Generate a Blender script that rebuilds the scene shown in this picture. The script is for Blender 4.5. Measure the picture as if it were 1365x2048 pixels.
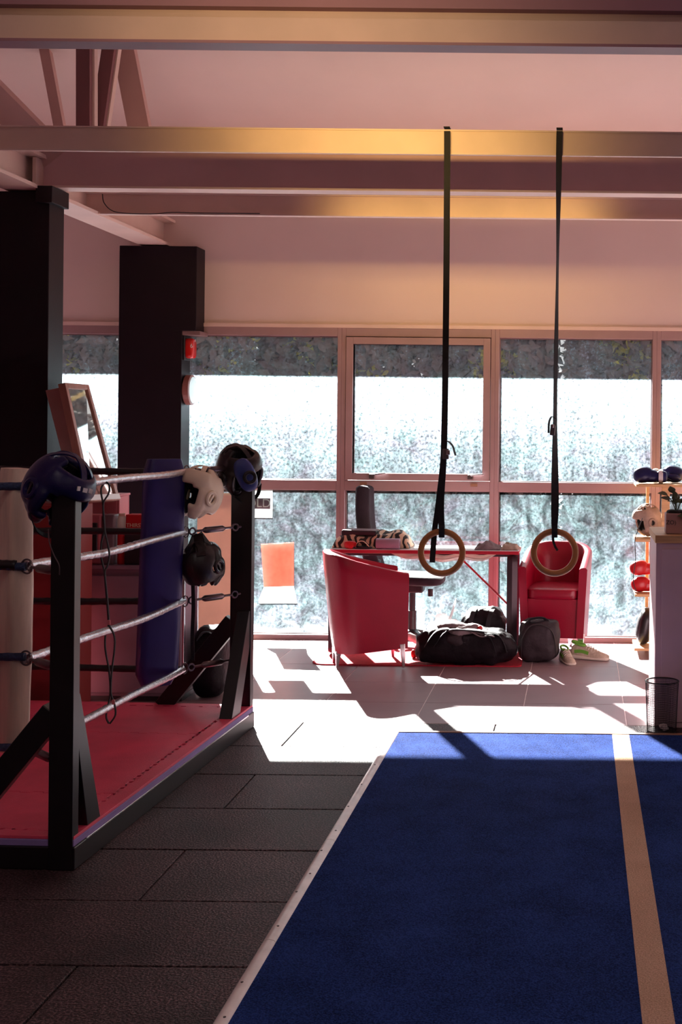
import bpy, bmesh, math, random
from mathutils import Vector, Matrix, Euler, noise

for o in list(bpy.data.objects):
    bpy.data.objects.remove(o, do_unlink=True)
scene = bpy.context.scene
COL = scene.collection
R = math.radians
random.seed(7)

# ------------------------------------------------------------------ camera
F, PX, PY, H, ROLL = 2560.0, 1160.0, 850.0, 1.56, 0.010      # focal length and principal point in pixels
cam = bpy.data.cameras.new('camera')
cam.sensor_fit = 'VERTICAL'
cam.sensor_height = 36.0
cam.sensor_width = 24.0
cam.lens = 36.0 * F / 2048.0
cam.shift_x = -(PX - 682.5) / 2048.0
cam.shift_y = -(1024.0 - PY) / 2048.0
cam.clip_start = 0.05
cam.clip_end = 300
camo = bpy.data.objects.new('camera', cam)
COL.objects.link(camo)
camo.matrix_world = Matrix.Translation((0, 0, H)) @ Matrix.Rotation(R(90), 4, 'X') @ Matrix.Rotation(ROLL, 4, 'Z')
scene.camera = camo


def P(x, y, Y):
    """world point seen at pixel x, y and standing Y metres in front of the camera"""
    dx, dy = x - PX, y - PY
    u = dx * math.cos(ROLL) + dy * math.sin(ROLL)
    v = -dx * math.sin(ROLL) + dy * math.cos(ROLL)
    return Vector((u * Y / F, Y, H - v * Y / F))


# ------------------------------------------------------------------ sky, sun, exposure
world = bpy.data.worlds.new('world')
scene.world = world
world.use_nodes = True
bg = world.node_tree.nodes['Background']
bg.inputs[0].default_value = (1.0, 0.93, 0.93, 1)
bg.inputs[1].default_value = 0.7

sun = bpy.data.lights.new('sun', 'SUN')
sun.energy = 42
sun.angle = R(0.6)
sun.color = (1.0, 0.95, 0.90)
suno = bpy.data.objects.new('sun', sun)
COL.objects.link(suno)
EL, AZ = R(28), R(20.5)
sd = Vector((math.sin(AZ) * math.cos(EL), -math.cos(AZ) * math.cos(EL), -math.sin(EL)))
suno.rotation_euler = sd.to_track_quat('-Z', 'Y').to_euler()
suno.location = (-6, 20, 10)

vs = scene.view_settings
vs.view_transform = 'Standard'
vs.look = 'None'
vs.exposure = 0.42
vs.gamma = 1.0
vs.use_curve_mapping = False

# ------------------------------------------------------------------ materials
MATS = {}


def lin(c):
    """sRGB 0-255 to linear"""
    return tuple(((v / 255.0) / 12.92 if v / 255.0 <= 0.04045 else ((v / 255.0 + 0.055) / 1.055) ** 2.4) for v in c)


def mat(name, col, rough=0.6, metal=0.0, var=0.12, vscale=8.0, bump=0.0, bscale=60.0, spec=0.5, coat=0.0,
        stretch=None, trans=0.0, alpha=1.0, emit=None, estr=0.0, wpos=False):
    m = bpy.data.materials.new(name)
    m.use_nodes = True
    nt = m.node_tree
    b = nt.nodes['Principled BSDF']
    tc = nt.nodes.new('ShaderNodeTexCoord')
    mp = nt.nodes.new('ShaderNodeMapping')
    if stretch:
        mp.inputs['Scale'].default_value = stretch
    if wpos:
        ge = nt.nodes.new('ShaderNodeNewGeometry')
        nt.links.new(ge.outputs['Position'], mp.inputs['Vector'])
    else:
        nt.links.new(tc.outputs['Object'], mp.inputs['Vector'])
    nz = nt.nodes.new('ShaderNodeTexNoise')
    nz.inputs['Scale'].default_value = vscale
    nz.inputs['Detail'].default_value = 6
    nt.links.new(mp.outputs[0], nz.inputs['Vector'])
    rp = nt.nodes.new('ShaderNodeValToRGB')
    rp.color_ramp.elements[0].position = 0.3
    rp.color_ramp.elements[1].position = 0.7
    rp.color_ramp.elements[0].color = tuple(max(0, c * (1 - var)) for c in col) + (1,)
    rp.color_ramp.elements[1].color = tuple(min(1, c * (1 + var)) for c in col) + (1,)
    nt.links.new(nz.outputs[0], rp.inputs[0])
    nt.links.new(rp.outputs[0], b.inputs['Base Color'])
    b.inputs['Roughness'].default_value = rough
    b.inputs['Metallic'].default_value = metal
    b.inputs['Specular IOR Level'].default_value = spec
    b.inputs['Coat Weight'].default_value = coat
    b.inputs['Alpha'].default_value = alpha
    if bump:
        n2 = nt.nodes.new('ShaderNodeTexNoise')
        n2.inputs['Scale'].default_value = bscale
        n2.inputs['Detail'].default_value = 4
        nt.links.new(mp.outputs[0], n2.inputs['Vector'])
        bp = nt.nodes.new('ShaderNodeBump')
        bp.inputs['Strength'].default_value = bump
        bp.inputs['Distance'].default_value = 0.01
        nt.links.new(n2.outputs[0], bp.inputs['Height'])
        nt.links.new(bp.outputs[0], b.inputs['Normal'])
    if trans:
        out = nt.nodes['Material Output']
        tr = nt.nodes.new('ShaderNodeBsdfTranslucent')
        nt.links.new(rp.outputs[0], tr.inputs[0])
        mx = nt.nodes.new('ShaderNodeMixShader')
        mx.inputs[0].default_value = trans
        nt.links.new(b.outputs[0], mx.inputs[1])
        nt.links.new(tr.outputs[0], mx.inputs[2])
        nt.links.new(mx.outputs[0], out.inputs[0])
    if emit:
        b.inputs['Emission Color'].default_value = tuple(emit) + (1,)
        b.inputs['Emission Strength'].default_value = estr
    MATS[name] = m
    return m


M = MATS
mat('wall_paint', (0.80, 0.63, 0.59), 0.75, var=0.03, vscale=2, bump=0.05, bscale=300)
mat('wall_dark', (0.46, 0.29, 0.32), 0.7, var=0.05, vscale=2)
mat('ceiling_paint', (0.80, 0.63, 0.59), 0.8, var=0.03, vscale=2, bump=0.05, bscale=300)
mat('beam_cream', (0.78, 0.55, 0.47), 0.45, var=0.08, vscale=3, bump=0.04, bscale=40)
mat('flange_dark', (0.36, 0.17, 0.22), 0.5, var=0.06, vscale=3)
mat('beam_mauve', (0.60, 0.35, 0.37), 0.5, var=0.06, vscale=3)
mat('beam_pale', (0.78, 0.58, 0.52), 0.5, var=0.06, vscale=4)
mat('truss_pink', (0.62, 0.38, 0.35), 0.6, var=0.06, vscale=4)
mat('truss_dark', (0.22, 0.085, 0.095), 0.6, var=0.06, vscale=4)
mat('column_black', (0.010, 0.004, 0.008), 0.5, spec=0.25, var=0.2, vscale=5, bump=0.05, bscale=120)
mat('alu_frame', (0.38, 0.24, 0.25), 0.5, metal=0.0, var=0.06, vscale=6)
mat('alu_gasket', (0.22, 0.13, 0.13), 0.6)
mat('chrome', (0.75, 0.72, 0.74), 0.18, metal=1.0, var=0.05)
mat('steel_dark', (0.18, 0.14, 0.15), 0.35, metal=0.9, var=0.1)
mat('tile', (0.28, 0.185, 0.205), 0.38, var=0.08, vscale=3, bump=0.02, bscale=200)
mat('grout', (0.85, 0.76, 0.76), 0.8)
mat('asphalt', (0.030, 0.022, 0.028), 0.95, spec=0.1, var=0.2, vscale=2, bump=0.3, bscale=80)
mat('edge_white', (0.86, 0.78, 0.75), 0.32, var=0.12, vscale=14)
mat('screw', (0.03, 0.02, 0.02), 0.5)
mat('wood_trim', (0.30, 0.15, 0.09), 0.6, var=0.25, vscale=8, stretch=(1, 20, 20))
mat('ring_black', (0.006, 0.004, 0.006), 0.36, spec=0.5, var=0.25, vscale=9)
mat('mat_red', (0.80, 0.075, 0.15), 0.52, var=0.12, vscale=5, bump=0.25, bscale=220)
mat('mat_blue', (0.26, 0.19, 0.46), 0.7, var=0.1)
mat('tape_silver', (0.62, 0.58, 0.62), 0.26, metal=0.9, var=0.18, vscale=60, bump=0.35, bscale=90)
mat('tape_black', (0.012, 0.008, 0.010), 0.4, var=0.2)
mat('rope_blue', (0.028, 0.052, 0.13), 0.7, var=0.4, vscale=90, bump=0.6, bscale=120)
mat('pad_blue', (0.024, 0.017, 0.15), 0.38, var=0.12, vscale=5, bump=0.06, bscale=18)
mat('pad_white', (0.80, 0.63, 0.50), 0.5, var=0.14, vscale=4, stretch=(6, 6, 1), bump=0.10, bscale=12)
mat('leather_blue', (0.008, 0.007, 0.070), 0.36, spec=0.35, var=0.15, bump=0.1, bscale=70)
mat('leather_blue_light', (0.035, 0.055, 0.22), 0.40, var=0.15, bump=0.1, bscale=70)
mat('leather_black', (0.012, 0.008, 0.010), 0.34, var=0.2, bump=0.1, bscale=70)
mat('leather_white', (0.84, 0.72, 0.54), 0.45, var=0.08, bump=0.06, bscale=70)
mat('leather_yellow', (0.62, 0.50, 0.22), 0.5, var=0.08)
mat('lining_black', (0.010, 0.007, 0.009), 0.8, var=0.2, bump=0.3, bscale=120)
mat('webbing_black', (0.010, 0.008, 0.012), 0.7, var=0.2, bump=0.3, bscale=300)
mat('wood_ring', (0.62, 0.26, 0.085), 0.42, var=0.25, vscale=6, stretch=(1, 1, 1), bump=0.06, bscale=60)
mat('logo_white', (0.75, 0.70, 0.72), 0.5, var=0.03)
mat('red_leather', (0.33, 0.002, 0.026), 0.36, var=0.08, vscale=6, bump=0.10, bscale=160, spec=0.5)
mat('red_edge', (0.48, 0.01, 0.03), 0.4, var=0.05)
mat('desk_top', (0.78, 0.72, 0.72), 0.35, var=0.03)
mat('desk_leg', (0.055, 0.035, 0.045), 0.4, metal=0.3, var=0.08)
mat('fabric_black', (0.022, 0.012, 0.022), 0.85, var=0.25, vscale=20, bump=0.3, bscale=250)
mat('nylon_black', (0.010, 0.006, 0.009), 0.5, var=0.3, vscale=12, bump=0.9, bscale=20, spec=0.15)
mat('nylon_grey', (0.035, 0.024, 0.030), 0.6, var=0.2, vscale=12, bump=0.5, bscale=30, spec=0.3)
mat('cloth_grey', (0.22, 0.16, 0.17), 0.8, var=0.2, vscale=20, bump=0.25, bscale=90)
mat('cloth_beige', (0.40, 0.28, 0.22), 0.85, var=0.25, vscale=20, bump=0.4, bscale=60)
mat('plastic_lilac', (0.38, 0.24, 0.33), 0.6, var=0.05)
mat('plastic_red', (0.55, 0.01, 0.015), 0.35, var=0.06)
mat('plastic_black', (0.02, 0.014, 0.018), 0.4, var=0.1)
mat('plastic_grey', (0.20, 0.13, 0.15), 0.5, var=0.06)
mat('plastic_pink', (0.58, 0.16, 0.19), 0.5, var=0.05)
mat('panel_darkred', (0.22, 0.012, 0.012), 0.55, var=0.08, vscale=3)
mat('cabinet_grey', (0.25, 0.15, 0.20), 0.55, var=0.05)
mat('cabinet_white', (0.66, 0.46, 0.50), 0.45, var=0.04)
mat('cabinet_side', (0.66, 0.60, 0.60), 0.35, var=0.04)
mat('rug_red', (0.45, 0.01, 0.03), 0.9, var=0.15, vscale=40, bump=0.6, bscale=200)
mat('pine', (0.62, 0.36, 0.16), 0.55, var=0.18, vscale=5, stretch=(1, 12, 12))
mat('frame_wood', (0.42, 0.20, 0.15), 0.5, var=0.12, vscale=6, stretch=(8, 8, 1))
mat('board_pink', (0.40, 0.21, 0.19), 0.6, var=0.06)
mat('mirror', (0.80, 0.78, 0.75), 0.03, metal=1.0, var=0.0)
mat('label_cream', (0.72, 0.62, 0.42), 0.6, var=0.03)
mat('label_white', (0.80, 0.82, 0.80), 0.6, var=0.03)
mat('cardboard', (0.74, 0.52, 0.40), 0.8, var=0.04, vscale=10, trans=0.12)
mat('poster_white', (0.80, 0.82, 0.82), 0.7, var=0.03, trans=0.5)
mat('poster_red', (0.80, 0.26, 0.20), 0.7, var=0.10, vscale=20, trans=0.5)
mat('poster_grey', (0.16, 0.10, 0.14), 0.7, var=0.1, trans=0.4)
mat('alarm_red', (0.62, 0.01, 0.008), 0.25, var=0.05, coat=0.5)
mat('pot', (0.46, 0.26, 0.24), 0.6, var=0.05)
mat('soil', (0.02, 0.012, 0.01), 0.9, bump=0.5, bscale=150)
mat('leaf_green', (0.06, 0.08, 0.025), 0.4, var=0.3, trans=0.15)
mat('shoe_mesh', (0.52, 0.42, 0.33), 0.85, var=0.2, vscale=40, bump=0.4, bscale=200)
mat('shoe_green', (0.16, 0.42, 0.05), 0.7, var=0.1)
mat('shoe_sole', (0.66, 0.58, 0.50), 0.6, var=0.08)
mat('bark', (0.05, 0.035, 0.03), 0.9, var=0.3, vscale=12, bump=0.5, bscale=30)
mat('hedge_leaf', (0.075, 0.048, 0.044), 0.7, var=0.5, vscale=1.2, trans=0.12, spec=0.2)
mat('hedge_leaf_yellow', (0.34, 0.30, 0.05), 0.7, var=0.4, vscale=2, trans=0.2, spec=0.2)
mat('kerb_red', (0.26, 0.02, 0.03), 0.8)
mat('render_white', (0.75, 0.72, 0.72), 0.8)
mat('bin_wire', (0.012, 0.008, 0.010), 0.4, metal=0.5)
mat('paper', (0.70, 0.60, 0.58), 0.8)
mat('clock_face', (0.66, 0.80, 0.78), 0.4)
mat('clock_rim', (0.26, 0.10, 0.085), 0.4)
mat('film', (0.80, 0.74, 0.66), 0.3, var=0.15, vscale=9, trans=0.5, alpha=0.75)
mat('plastic_bag', (0.85, 0.88, 0.88), 0.2, var=0.1, vscale=9, trans=0.5, alpha=0.5)


def carpet_material(name, c1, c2, rough=0.95):
    m = bpy.data.materials.new(name)
    m.use_nodes = True
    nt = m.node_tree
    b = nt.nodes['Principled BSDF']
    tc = nt.nodes.new('ShaderNodeTexCoord')
    n1 = nt.nodes.new('ShaderNodeTexNoise')
    n1.inputs['Scale'].default_value = 190
    n1.inputs['Detail'].default_value = 3
    n2 = nt.nodes.new('ShaderNodeTexNoise')
    n2.inputs['Scale'].default_value = 5
    n2.inputs['Detail'].default_value = 5
    for n in (n1, n2):
        nt.links.new(tc.outputs['Object'], n.inputs['Vector'])
    ad = nt.nodes.new('ShaderNodeMath')
    ad.operation = 'MULTIPLY_ADD'
    ad.inputs[1].default_value = 0.35
    nt.links.new(n2.outputs[0], ad.inputs[0])
    nt.links.new(n1.outputs[0], ad.inputs[2])
    rp = nt.nodes.new('ShaderNodeValToRGB')
    rp.color_ramp.elements[0].position = 0.48
    rp.color_ramp.elements[1].position = 0.86
    rp.color_ramp.elements[0].color = c1 + (1,)
    rp.color_ramp.elements[1].color = c2 + (1,)
    nt.links.new(ad.outputs[0], rp.inputs[0])
    nt.links.new(rp.outputs[0], b.inputs['Base Color'])
    b.inputs['Roughness'].default_value = rough
    b.inputs['Specular IOR Level'].default_value = 0.06
    b.inputs['Sheen Weight'].default_value = 0.04
    b.inputs['Sheen Roughness'].default_value = 0.4
    b.inputs['Sheen Tint'].default_value = tuple(min(1, 0.12 + 2.6 * k) for k in c2) + (1,)
    bp = nt.nodes.new('ShaderNodeBump')
    bp.inputs['Strength'].default_value = 0.9
    bp.inputs['Distance'].default_value = 0.012
    nt.links.new(n1.outputs[0], bp.inputs['Height'])
    nt.links.new(bp.outputs[0], b.inputs['Normal'])
    MATS[name] = m




def rubber_material():
    m = bpy.data.materials.new('rubber')
    m.use_nodes = True
    nt = m.node_tree
    b = nt.nodes['Principled BSDF']
    ge = nt.nodes.new('ShaderNodeNewGeometry')

    def nz(sc, det):
        n = nt.nodes.new('ShaderNodeTexNoise')
        n.inputs['Scale'].default_value = sc
        n.inputs['Detail'].default_value = det
        nt.links.new(ge.outputs['Position'], n.inputs['Vector'])
        return n.outputs[0]
    fine, wide = nz(130, 2), nz(2.5, 4)
    r1 = nt.nodes.new('ShaderNodeValToRGB')
    r1.color_ramp.elements[0].position = 0.44
    r1.color_ramp.elements[1].position = 0.70
    r1.color_ramp.elements[0].color = (0.016, 0.007, 0.010, 1)
    r1.color_ramp.elements[1].color = (0.20, 0.115, 0.122, 1)
    nt.links.new(fine, r1.inputs[0])
    r2 = nt.nodes.new('ShaderNodeMapRange')
    r2.inputs['From Min'].default_value = 0.3
    r2.inputs['From Max'].default_value = 0.7
    r2.inputs['To Min'].default_value = 0.45
    r2.inputs['To Max'].default_value = 1.3
    nt.links.new(wide, r2.inputs[0])
    mx = nt.nodes.new('ShaderNodeVectorMath')
    mx.operation = 'SCALE'
    nt.links.new(r1.outputs[0], mx.inputs[0])
    nt.links.new(r2.outputs[0], mx.inputs['Scale'])
    nt.links.new(mx.outputs[0], b.inputs['Base Color'])
    b.inputs['Roughness'].default_value = 0.55
    b.inputs['Specular IOR Level'].default_value = 0.30
    bp = nt.nodes.new('ShaderNodeBump')
    bp.inputs['Strength'].default_value = 0.6
    bp.inputs['Distance'].default_value = 0.006
    nt.links.new(fine, bp.inputs['Height'])
    nt.links.new(bp.outputs[0], b.inputs['Normal'])
    MATS['rubber'] = m


rubber_material()
carpet_material('turf_blue', (0.003, 0.012, 0.070), (0.026, 0.070, 0.32))
carpet_material('turf_line', (0.60, 0.37, 0.24), (0.92, 0.64, 0.46))


def zebra_material():
    m = bpy.data.materials.new('zebra_fleece')
    m.use_nodes = True
    nt = m.node_tree
    b = nt.nodes['Principled BSDF']
    tc = nt.nodes.new('ShaderNodeTexCoord')
    wv = nt.nodes.new('ShaderNodeTexWave')
    wv.inputs['Scale'].default_value = 6.5
    wv.inputs['Distortion'].default_value = 9
    wv.inputs['Detail'].default_value = 1.5
    wv.inputs['Detail Scale'].default_value = 1.6
    nt.links.new(tc.outputs['Object'], wv.inputs['Vector'])
    rp = nt.nodes.new('ShaderNodeValToRGB')
    rp.color_ramp.elements[0].position = 0.42
    rp.color_ramp.elements[1].position = 0.50
    rp.color_ramp.elements[0].color = (0.015, 0.008, 0.008, 1)
    rp.color_ramp.elements[1].color = (0.74, 0.52, 0.36, 1)
    nt.links.new(wv.outputs[1], rp.inputs[0])
    nt.links.new(rp.outputs[0], b.inputs['Base Color'])
    b.inputs['Roughness'].default_value = 0.95
    b.inputs['Sheen Weight'].default_value = 0.4
    MATS['zebra_fleece'] = m


zebra_material()


def glass_material():
    """clear glass under a film of dried dirt that scatters the sunlight falling on it"""
    m = bpy.data.materials.new('dirty_glass')
    m.use_nodes = True
    nt = m.node_tree
    for n in list(nt.nodes):
        nt.nodes.remove(n)
    N = nt.nodes.new
    L = nt.links.new
    out = N('ShaderNodeOutputMaterial')
    geo = N('ShaderNodeNewGeometry')
    sep = N('ShaderNodeSeparateXYZ')
    L(geo.outputs['Position'], sep.inputs[0])
    # dirt lies thicker towards the top of the window, where the rain under the eaves does not reach
    ramp = N('ShaderNodeValToRGB')
    mr = N('ShaderNodeMapRange')
    mr.inputs['From Min'].default_value = 0.0
    mr.inputs['From Max'].default_value = 2.2
    L(sep.outputs[2], mr.inputs[0])
    L(mr.outputs[0], ramp.inputs[0])
    e = ramp.color_ramp.elements
    e[0].position = 0.0
    e[0].color = (0.050,) * 3 + (1,)
    e[1].position = 1.0
    e[1].color = (0.16,) * 3 + (1,)
    for p, v in ((0.20, 0.023), (0.48, 0.021), (0.50, 0.022), (0.52, 0.034), (0.62, 0.044), (0.68, 0.062), (0.76, 0.14)):
        x = e.new(p)
        x.color = (v,) * 3 + (1,)

    def nz(scale, detail, st=(1, 1, 1), rough=0.6):
        mp = N('ShaderNodeMapping')
        mp.inputs['Scale'].default_value = st
        L(geo.outputs['Position'], mp.inputs[0])
        t = N('ShaderNodeTexNoise')
        t.inputs['Scale'].default_value = scale
        t.inputs['Detail'].default_value = detail
        t.inputs['Roughness'].default_value = rough
        L(mp.outputs[0], t.inputs['Vector'])
        return t.outputs[0]

    def rng(sock, a, b_, c, d):
        r = N('ShaderNodeMapRange')
        r.inputs['From Min'].default_value = a
        r.inputs['From Max'].default_value = b_
        r.inputs['To Min'].default_value = c
        r.inputs['To Max'].default_value = d
        L(sock, r.inputs[0])
        return r.outputs[0]

    def mul(a, b_):
        q = N('ShaderNodeMath')
        q.operation = 'MULTIPLY'
        L(a, q.inputs[0])
        if isinstance(b_, (int, float)):
            q.inputs[1].default_value = b_
        else:
            L(b_, q.inputs[1])
        return q.outputs[0]

    def smear(scale, dist, st):
        mp = N('ShaderNodeMapping')
        mp.inputs['Scale'].default_value = st
        L(geo.outputs['Position'], mp.inputs[0])
        t = N('ShaderNodeTexNoise')
        t.inputs['Scale'].default_value = scale
        t.inputs['Detail'].default_value = 5
        t.inputs['Roughness'].default_value = 0.65
        t.inputs['Distortion'].default_value = dist
        L(mp.outputs[0], t.inputs['Vector'])
        return t.outputs[0]

    def mixv(f, a, b_):
        q = N('ShaderNodeMix')
        L(f, q.inputs['Factor'])
        L(a, q.inputs['A'])
        L(b_, q.inputs['B'])
        return q.outputs[0]

    speck = rng(nz(52, 4, (1, 1, 1), 0.75), 0.36, 0.64, 0.15, 1.85)
    fine = rng(nz(60, 4, (1, 1, 1), 0.75), 0.36, 0.64, 0.35, 1.65)
    blot = rng(nz(2.6, 4), 0.3, 0.7, 0.62, 1.38)
    streak = rng(nz(16, 3, (1, 1, 0.08)), 0.35, 0.65, 0.72, 1.28)
    wipe = rng(smear(5.0, 2.2, (1, 1, 0.8)), 0.38, 0.64, 0.45, 1.6)
    patch = rng(nz(1.3, 2), 0.35, 0.65, 0.7, 1.5)
    up_ = rng(sep.outputs[2], 1.06, 1.12, 0.0, 1.0)
    lowd = mul(mul(mul(wipe, fine), streak), patch)
    highd = mul(mul(speck, blot), streak)
    d = mul(ramp.outputs[0], mixv(up_, lowd, highd))
    cl = N('ShaderNodeClamp')
    cl.inputs['Max'].default_value = 0.6
    L(d, cl.inputs[0])
    tp = N('ShaderNodeBsdfTransparent')
    tp.inputs[0].default_value = (0.93, 0.96, 0.96, 1)
    tl = N('ShaderNodeBsdfTranslucent')
    tl.inputs[0].default_value = (0.58, 0.85, 0.93, 1)
    cr = N('ShaderNodeValToRGB')
    cr.color_ramp.elements[0].position = 0.30
    cr.color_ramp.elements[1].position = 0.62
    cr.color_ramp.elements[0].color = (0.58, 0.58, 0.74, 1)
    cr.color_ramp.elements[1].color = (0.58, 0.86, 0.94, 1)
    L(smear(3.4, 1.6, (1, 1, 1.4)), cr.inputs[0])
    L(cr.outputs[0], tl.inputs[0])
    mx = N('ShaderNodeMixShader')
    L(cl.outputs[0], mx.inputs[0])
    L(tp.outputs[0], mx.inputs[1])
    L(tl.outputs[0], mx.inputs[2])
    gl = N('ShaderNodeBsdfGlossy')
    gl.inputs['Roughness'].default_value = 0.02
    fr = N('ShaderNodeFresnel')
    fr.inputs[0].default_value = 1.2
    mg = N('ShaderNodeMixShader')
    L(fr.outputs[0], mg.inputs[0])
    L(mx.outputs[0], mg.inputs[1])
    L(gl.outputs[0], mg.inputs[2])
    L(mg.outputs[0], out.inputs[0])
    MATS['dirty_glass'] = m


glass_material()

# ------------------------------------------------------------------ mesh helpers


class MB:
    def __init__(self):
        self.v, self.f = [], []

    def add(self, vs_, fs):
        n = len(self.v)
        self.v += [Vector(p) for p in vs_]
        self.f += [tuple(i + n for i in q) for q in fs]
        return self

    def box(self, x0, x1, y0, y1, z0, z1):
        c = [(x, y, z) for z in (z0, z1) for y in (y0, y1) for x in (x0, x1)]
        return self.add(c, [(0, 2, 3, 1), (4, 5, 7, 6), (0, 1, 5, 4), (2, 6, 7, 3), (0, 4, 6, 2), (1, 3, 7, 5)])

    def obox(self, c, s, rot=(0, 0, 0)):
        """box of full size s, turned by rot about its centre c"""
        m = Matrix.Translation(c) @ Euler(rot).to_matrix().to_4x4()
        h = [k / 2 for k in s]
        p = [m @ Vector((x, y, z)) for z in (-h[2], h[2]) for y in (-h[1], h[1]) for x in (-h[0], h[0])]
        return self.add(p, [(0, 2, 3, 1), (4, 5, 7, 6), (0, 1, 5, 4), (2, 6, 7, 3), (0, 4, 6, 2), (1, 3, 7, 5)])

    def bar(self, a, b, w, h, up=(0, 0, 1), w2=None, h2=None):
        """square bar from a to b; w across, h along up"""
        a, b, up = Vector(a), Vector(b), Vector(up)
        d = (b - a).normalized()
        s = d.cross(up)
        if s.length < 1e-4:
            s = d.cross(Vector((0, 1, 0)))
        s.normalize()
        t = s.cross(d).normalized()
        w2 = w if w2 is None else w2
        h2 = h if h2 is None else h2
        p = []
        for q, ww, hh in ((a, w, h), (b, w2, h2)):
            for i, j in ((-1, -1), (1, -1), (1, 1), (-1, 1)):
                p.append(q + s * i * ww / 2 + t * j * hh / 2)
        return self.add(p, [(0, 1, 2, 3), (7, 6, 5, 4), (0, 4, 5, 1), (1, 5, 6, 2), (2, 6, 7, 3), (3, 7, 4, 0)])

    def tube(self, path, r, n=10, closed=False, flat=None, up=(0, 0, 1)):
        """tube along path; r a number or one per point; flat=(a,b) makes an a x b oval"""
        path = [Vector(p) for p in path]
        k = len(path)
        base = len(self.v)
        prev = None
        for i, p in enumerate(path):
            if closed:
                d = path[(i + 1) % k] - path[i - 1]
            else:
                d = path[min(i + 1, k - 1)] - path[max(i - 1, 0)]
            d.normalize()
            if prev is None:
                s = d.cross(Vector(up))
                if s.length < 1e-3:
                    s = d.cross(Vector((1, 0, 0)))
            else:
                s = prev - d * prev.dot(d)
            s.normalize()
            prev = s.copy()
            t = d.cross(s)
            rr = r[i] if isinstance(r, (list, tuple)) else r
            for j in range(n):
                a = 2 * math.pi * j / n
                fa, fb = flat if flat else (1, 1)
                self.v.append(p + s * math.cos(a) * rr * fa + t * math.sin(a) * rr * fb)
        for i in range(k if closed else k - 1):
            for j in range(n):
                a = base + i * n + j
                b = base + i * n + (j + 1) % n
                c = base + ((i + 1) % k) * n + (j + 1) % n
                e = base + ((i + 1) % k) * n + j
                self.f.append((a, b, c, e))
        if not closed:
            self.f.append(tuple(base + j for j in range(n))[::-1])
            self.f.append(tuple(base + (k - 1) * n + j for j in range(n)))
        return self

    def lathe(self, prof, c=(0, 0, 0), n=24, m=None):
        """profile of (r, z) turned about the z axis at c, then through matrix m"""
        base = len(self.v)
        c = Vector(c)
        for r, z in prof:
            for j in range(n):
                a = 2 * math.pi * j / n
                p = Vector((r * math.cos(a), r * math.sin(a), z))
                if m:
                    p = m @ p
                self.v.append(p + c)
        for i in range(len(prof) - 1):
            for j in range(n):
                a = base + i * n + j
                b = base + i * n + (j + 1) % n
                self.f.append((a, b, b + n, a + n))
        self.f.append(tuple(base + j for j in range(n))[::-1])
        e = base + (len(prof) - 1) * n
        self.f.append(tuple(e + j for j in range(n)))
        return self

    def torus(self, c, rr, r, nrm=(0, 1, 0), n=32, k=10):
        nrm = Vector(nrm).normalized()
        a = nrm.orthogonal().normalized()
        b = nrm.cross(a)
        pts = [Vector(c) + a * rr * math.cos(2 * math.pi * i / n) + b * rr * math.sin(2 * math.pi * i / n) for i in range(n)]
        return self.tube(pts, r, k, closed=True, up=nrm)

    def ell(self, c, rad, rot=(0, 0, 0), nu=24, nv=14, e=1.0, disp=0.0, dsc=6.0, seed=0.0, flatbot=None):
        """superellipsoid, e<1 boxier, with optional noise wrinkles"""
        m = Euler(rot).to_matrix()
        base = len(self.v)
        c = Vector(c)

        def pw(x):
            return math.copysign(abs(x) ** e, x)
        for i in range(nv + 1):
            ph = -math.pi / 2 + math.pi * i / nv
            for j in range(nu):
                th = 2 * math.pi * j / nu
                p = Vector((pw(math.cos(ph)) * pw(math.cos(th)) * rad[0], pw(math.cos(ph)) * pw(math.sin(th)) * rad[1], pw(math.sin(ph)) * rad[2]))
                if disp:
                    q = p * dsc + Vector((seed, seed * 1.7, 0))
                    p += p.normalized() * disp * (noise.noise(q) + 0.6 * noise.noise(q * 2.3))
                p = m @ p + c
                if flatbot is not None and p.z < flatbot:
                    p.z = flatbot
                self.v.append(p)
        for i in range(nv):
            for j in range(nu):
                a = base + i * nu + j
                b = base + i * nu + (j + 1) % nu
                self.f.append((a, b, b + nu, a + nu))
        return self

    def prism(self, poly, ext, o=(0, 0, 0), ax=(1, 0, 0), ay=(0, 0, 1), az=(0, 1, 0)):
        """2-D outline in the ax, ay plane at o, thickened by ext along az"""
        o, ax, ay, az = Vector(o), Vector(ax), Vector(ay), Vector(az)
        n = len(poly)
        vs_ = [o + ax * p[0] + ay * p[1] for p in poly] + [o + ax * p[0] + ay * p[1] + az * ext for p in poly]
        return self.add(vs_, [tuple(range(n))[::-1], tuple(range(n, 2 * n))] + [(i, (i + 1) % n, n + (i + 1) % n, n + i) for i in range(n)])

    def hexa(self, quad, vec):
        """thick panel: four corners and a thickness vector"""
        q = [Vector(p) for p in quad]
        vec = Vector(vec)
        return self.add(q + [p + vec for p in q], [(0, 1, 2, 3), (7, 6, 5, 4), (0, 4, 5, 1), (1, 5, 6, 2), (2, 6, 7, 3), (3, 7, 4, 0)])

    def grid(self, fn, nu, nv):
        base = len(self.v)
        for i in range(nu + 1):
            for j in range(nv + 1):
                self.v.append(Vector(fn(i / nu, j / nv)))
        for i in range(nu):
            for j in range(nv):
                a = base + i * (nv + 1) + j
                self.f.append((a, a + 1, a + nv + 2, a + nv + 1))
        return self

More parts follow.
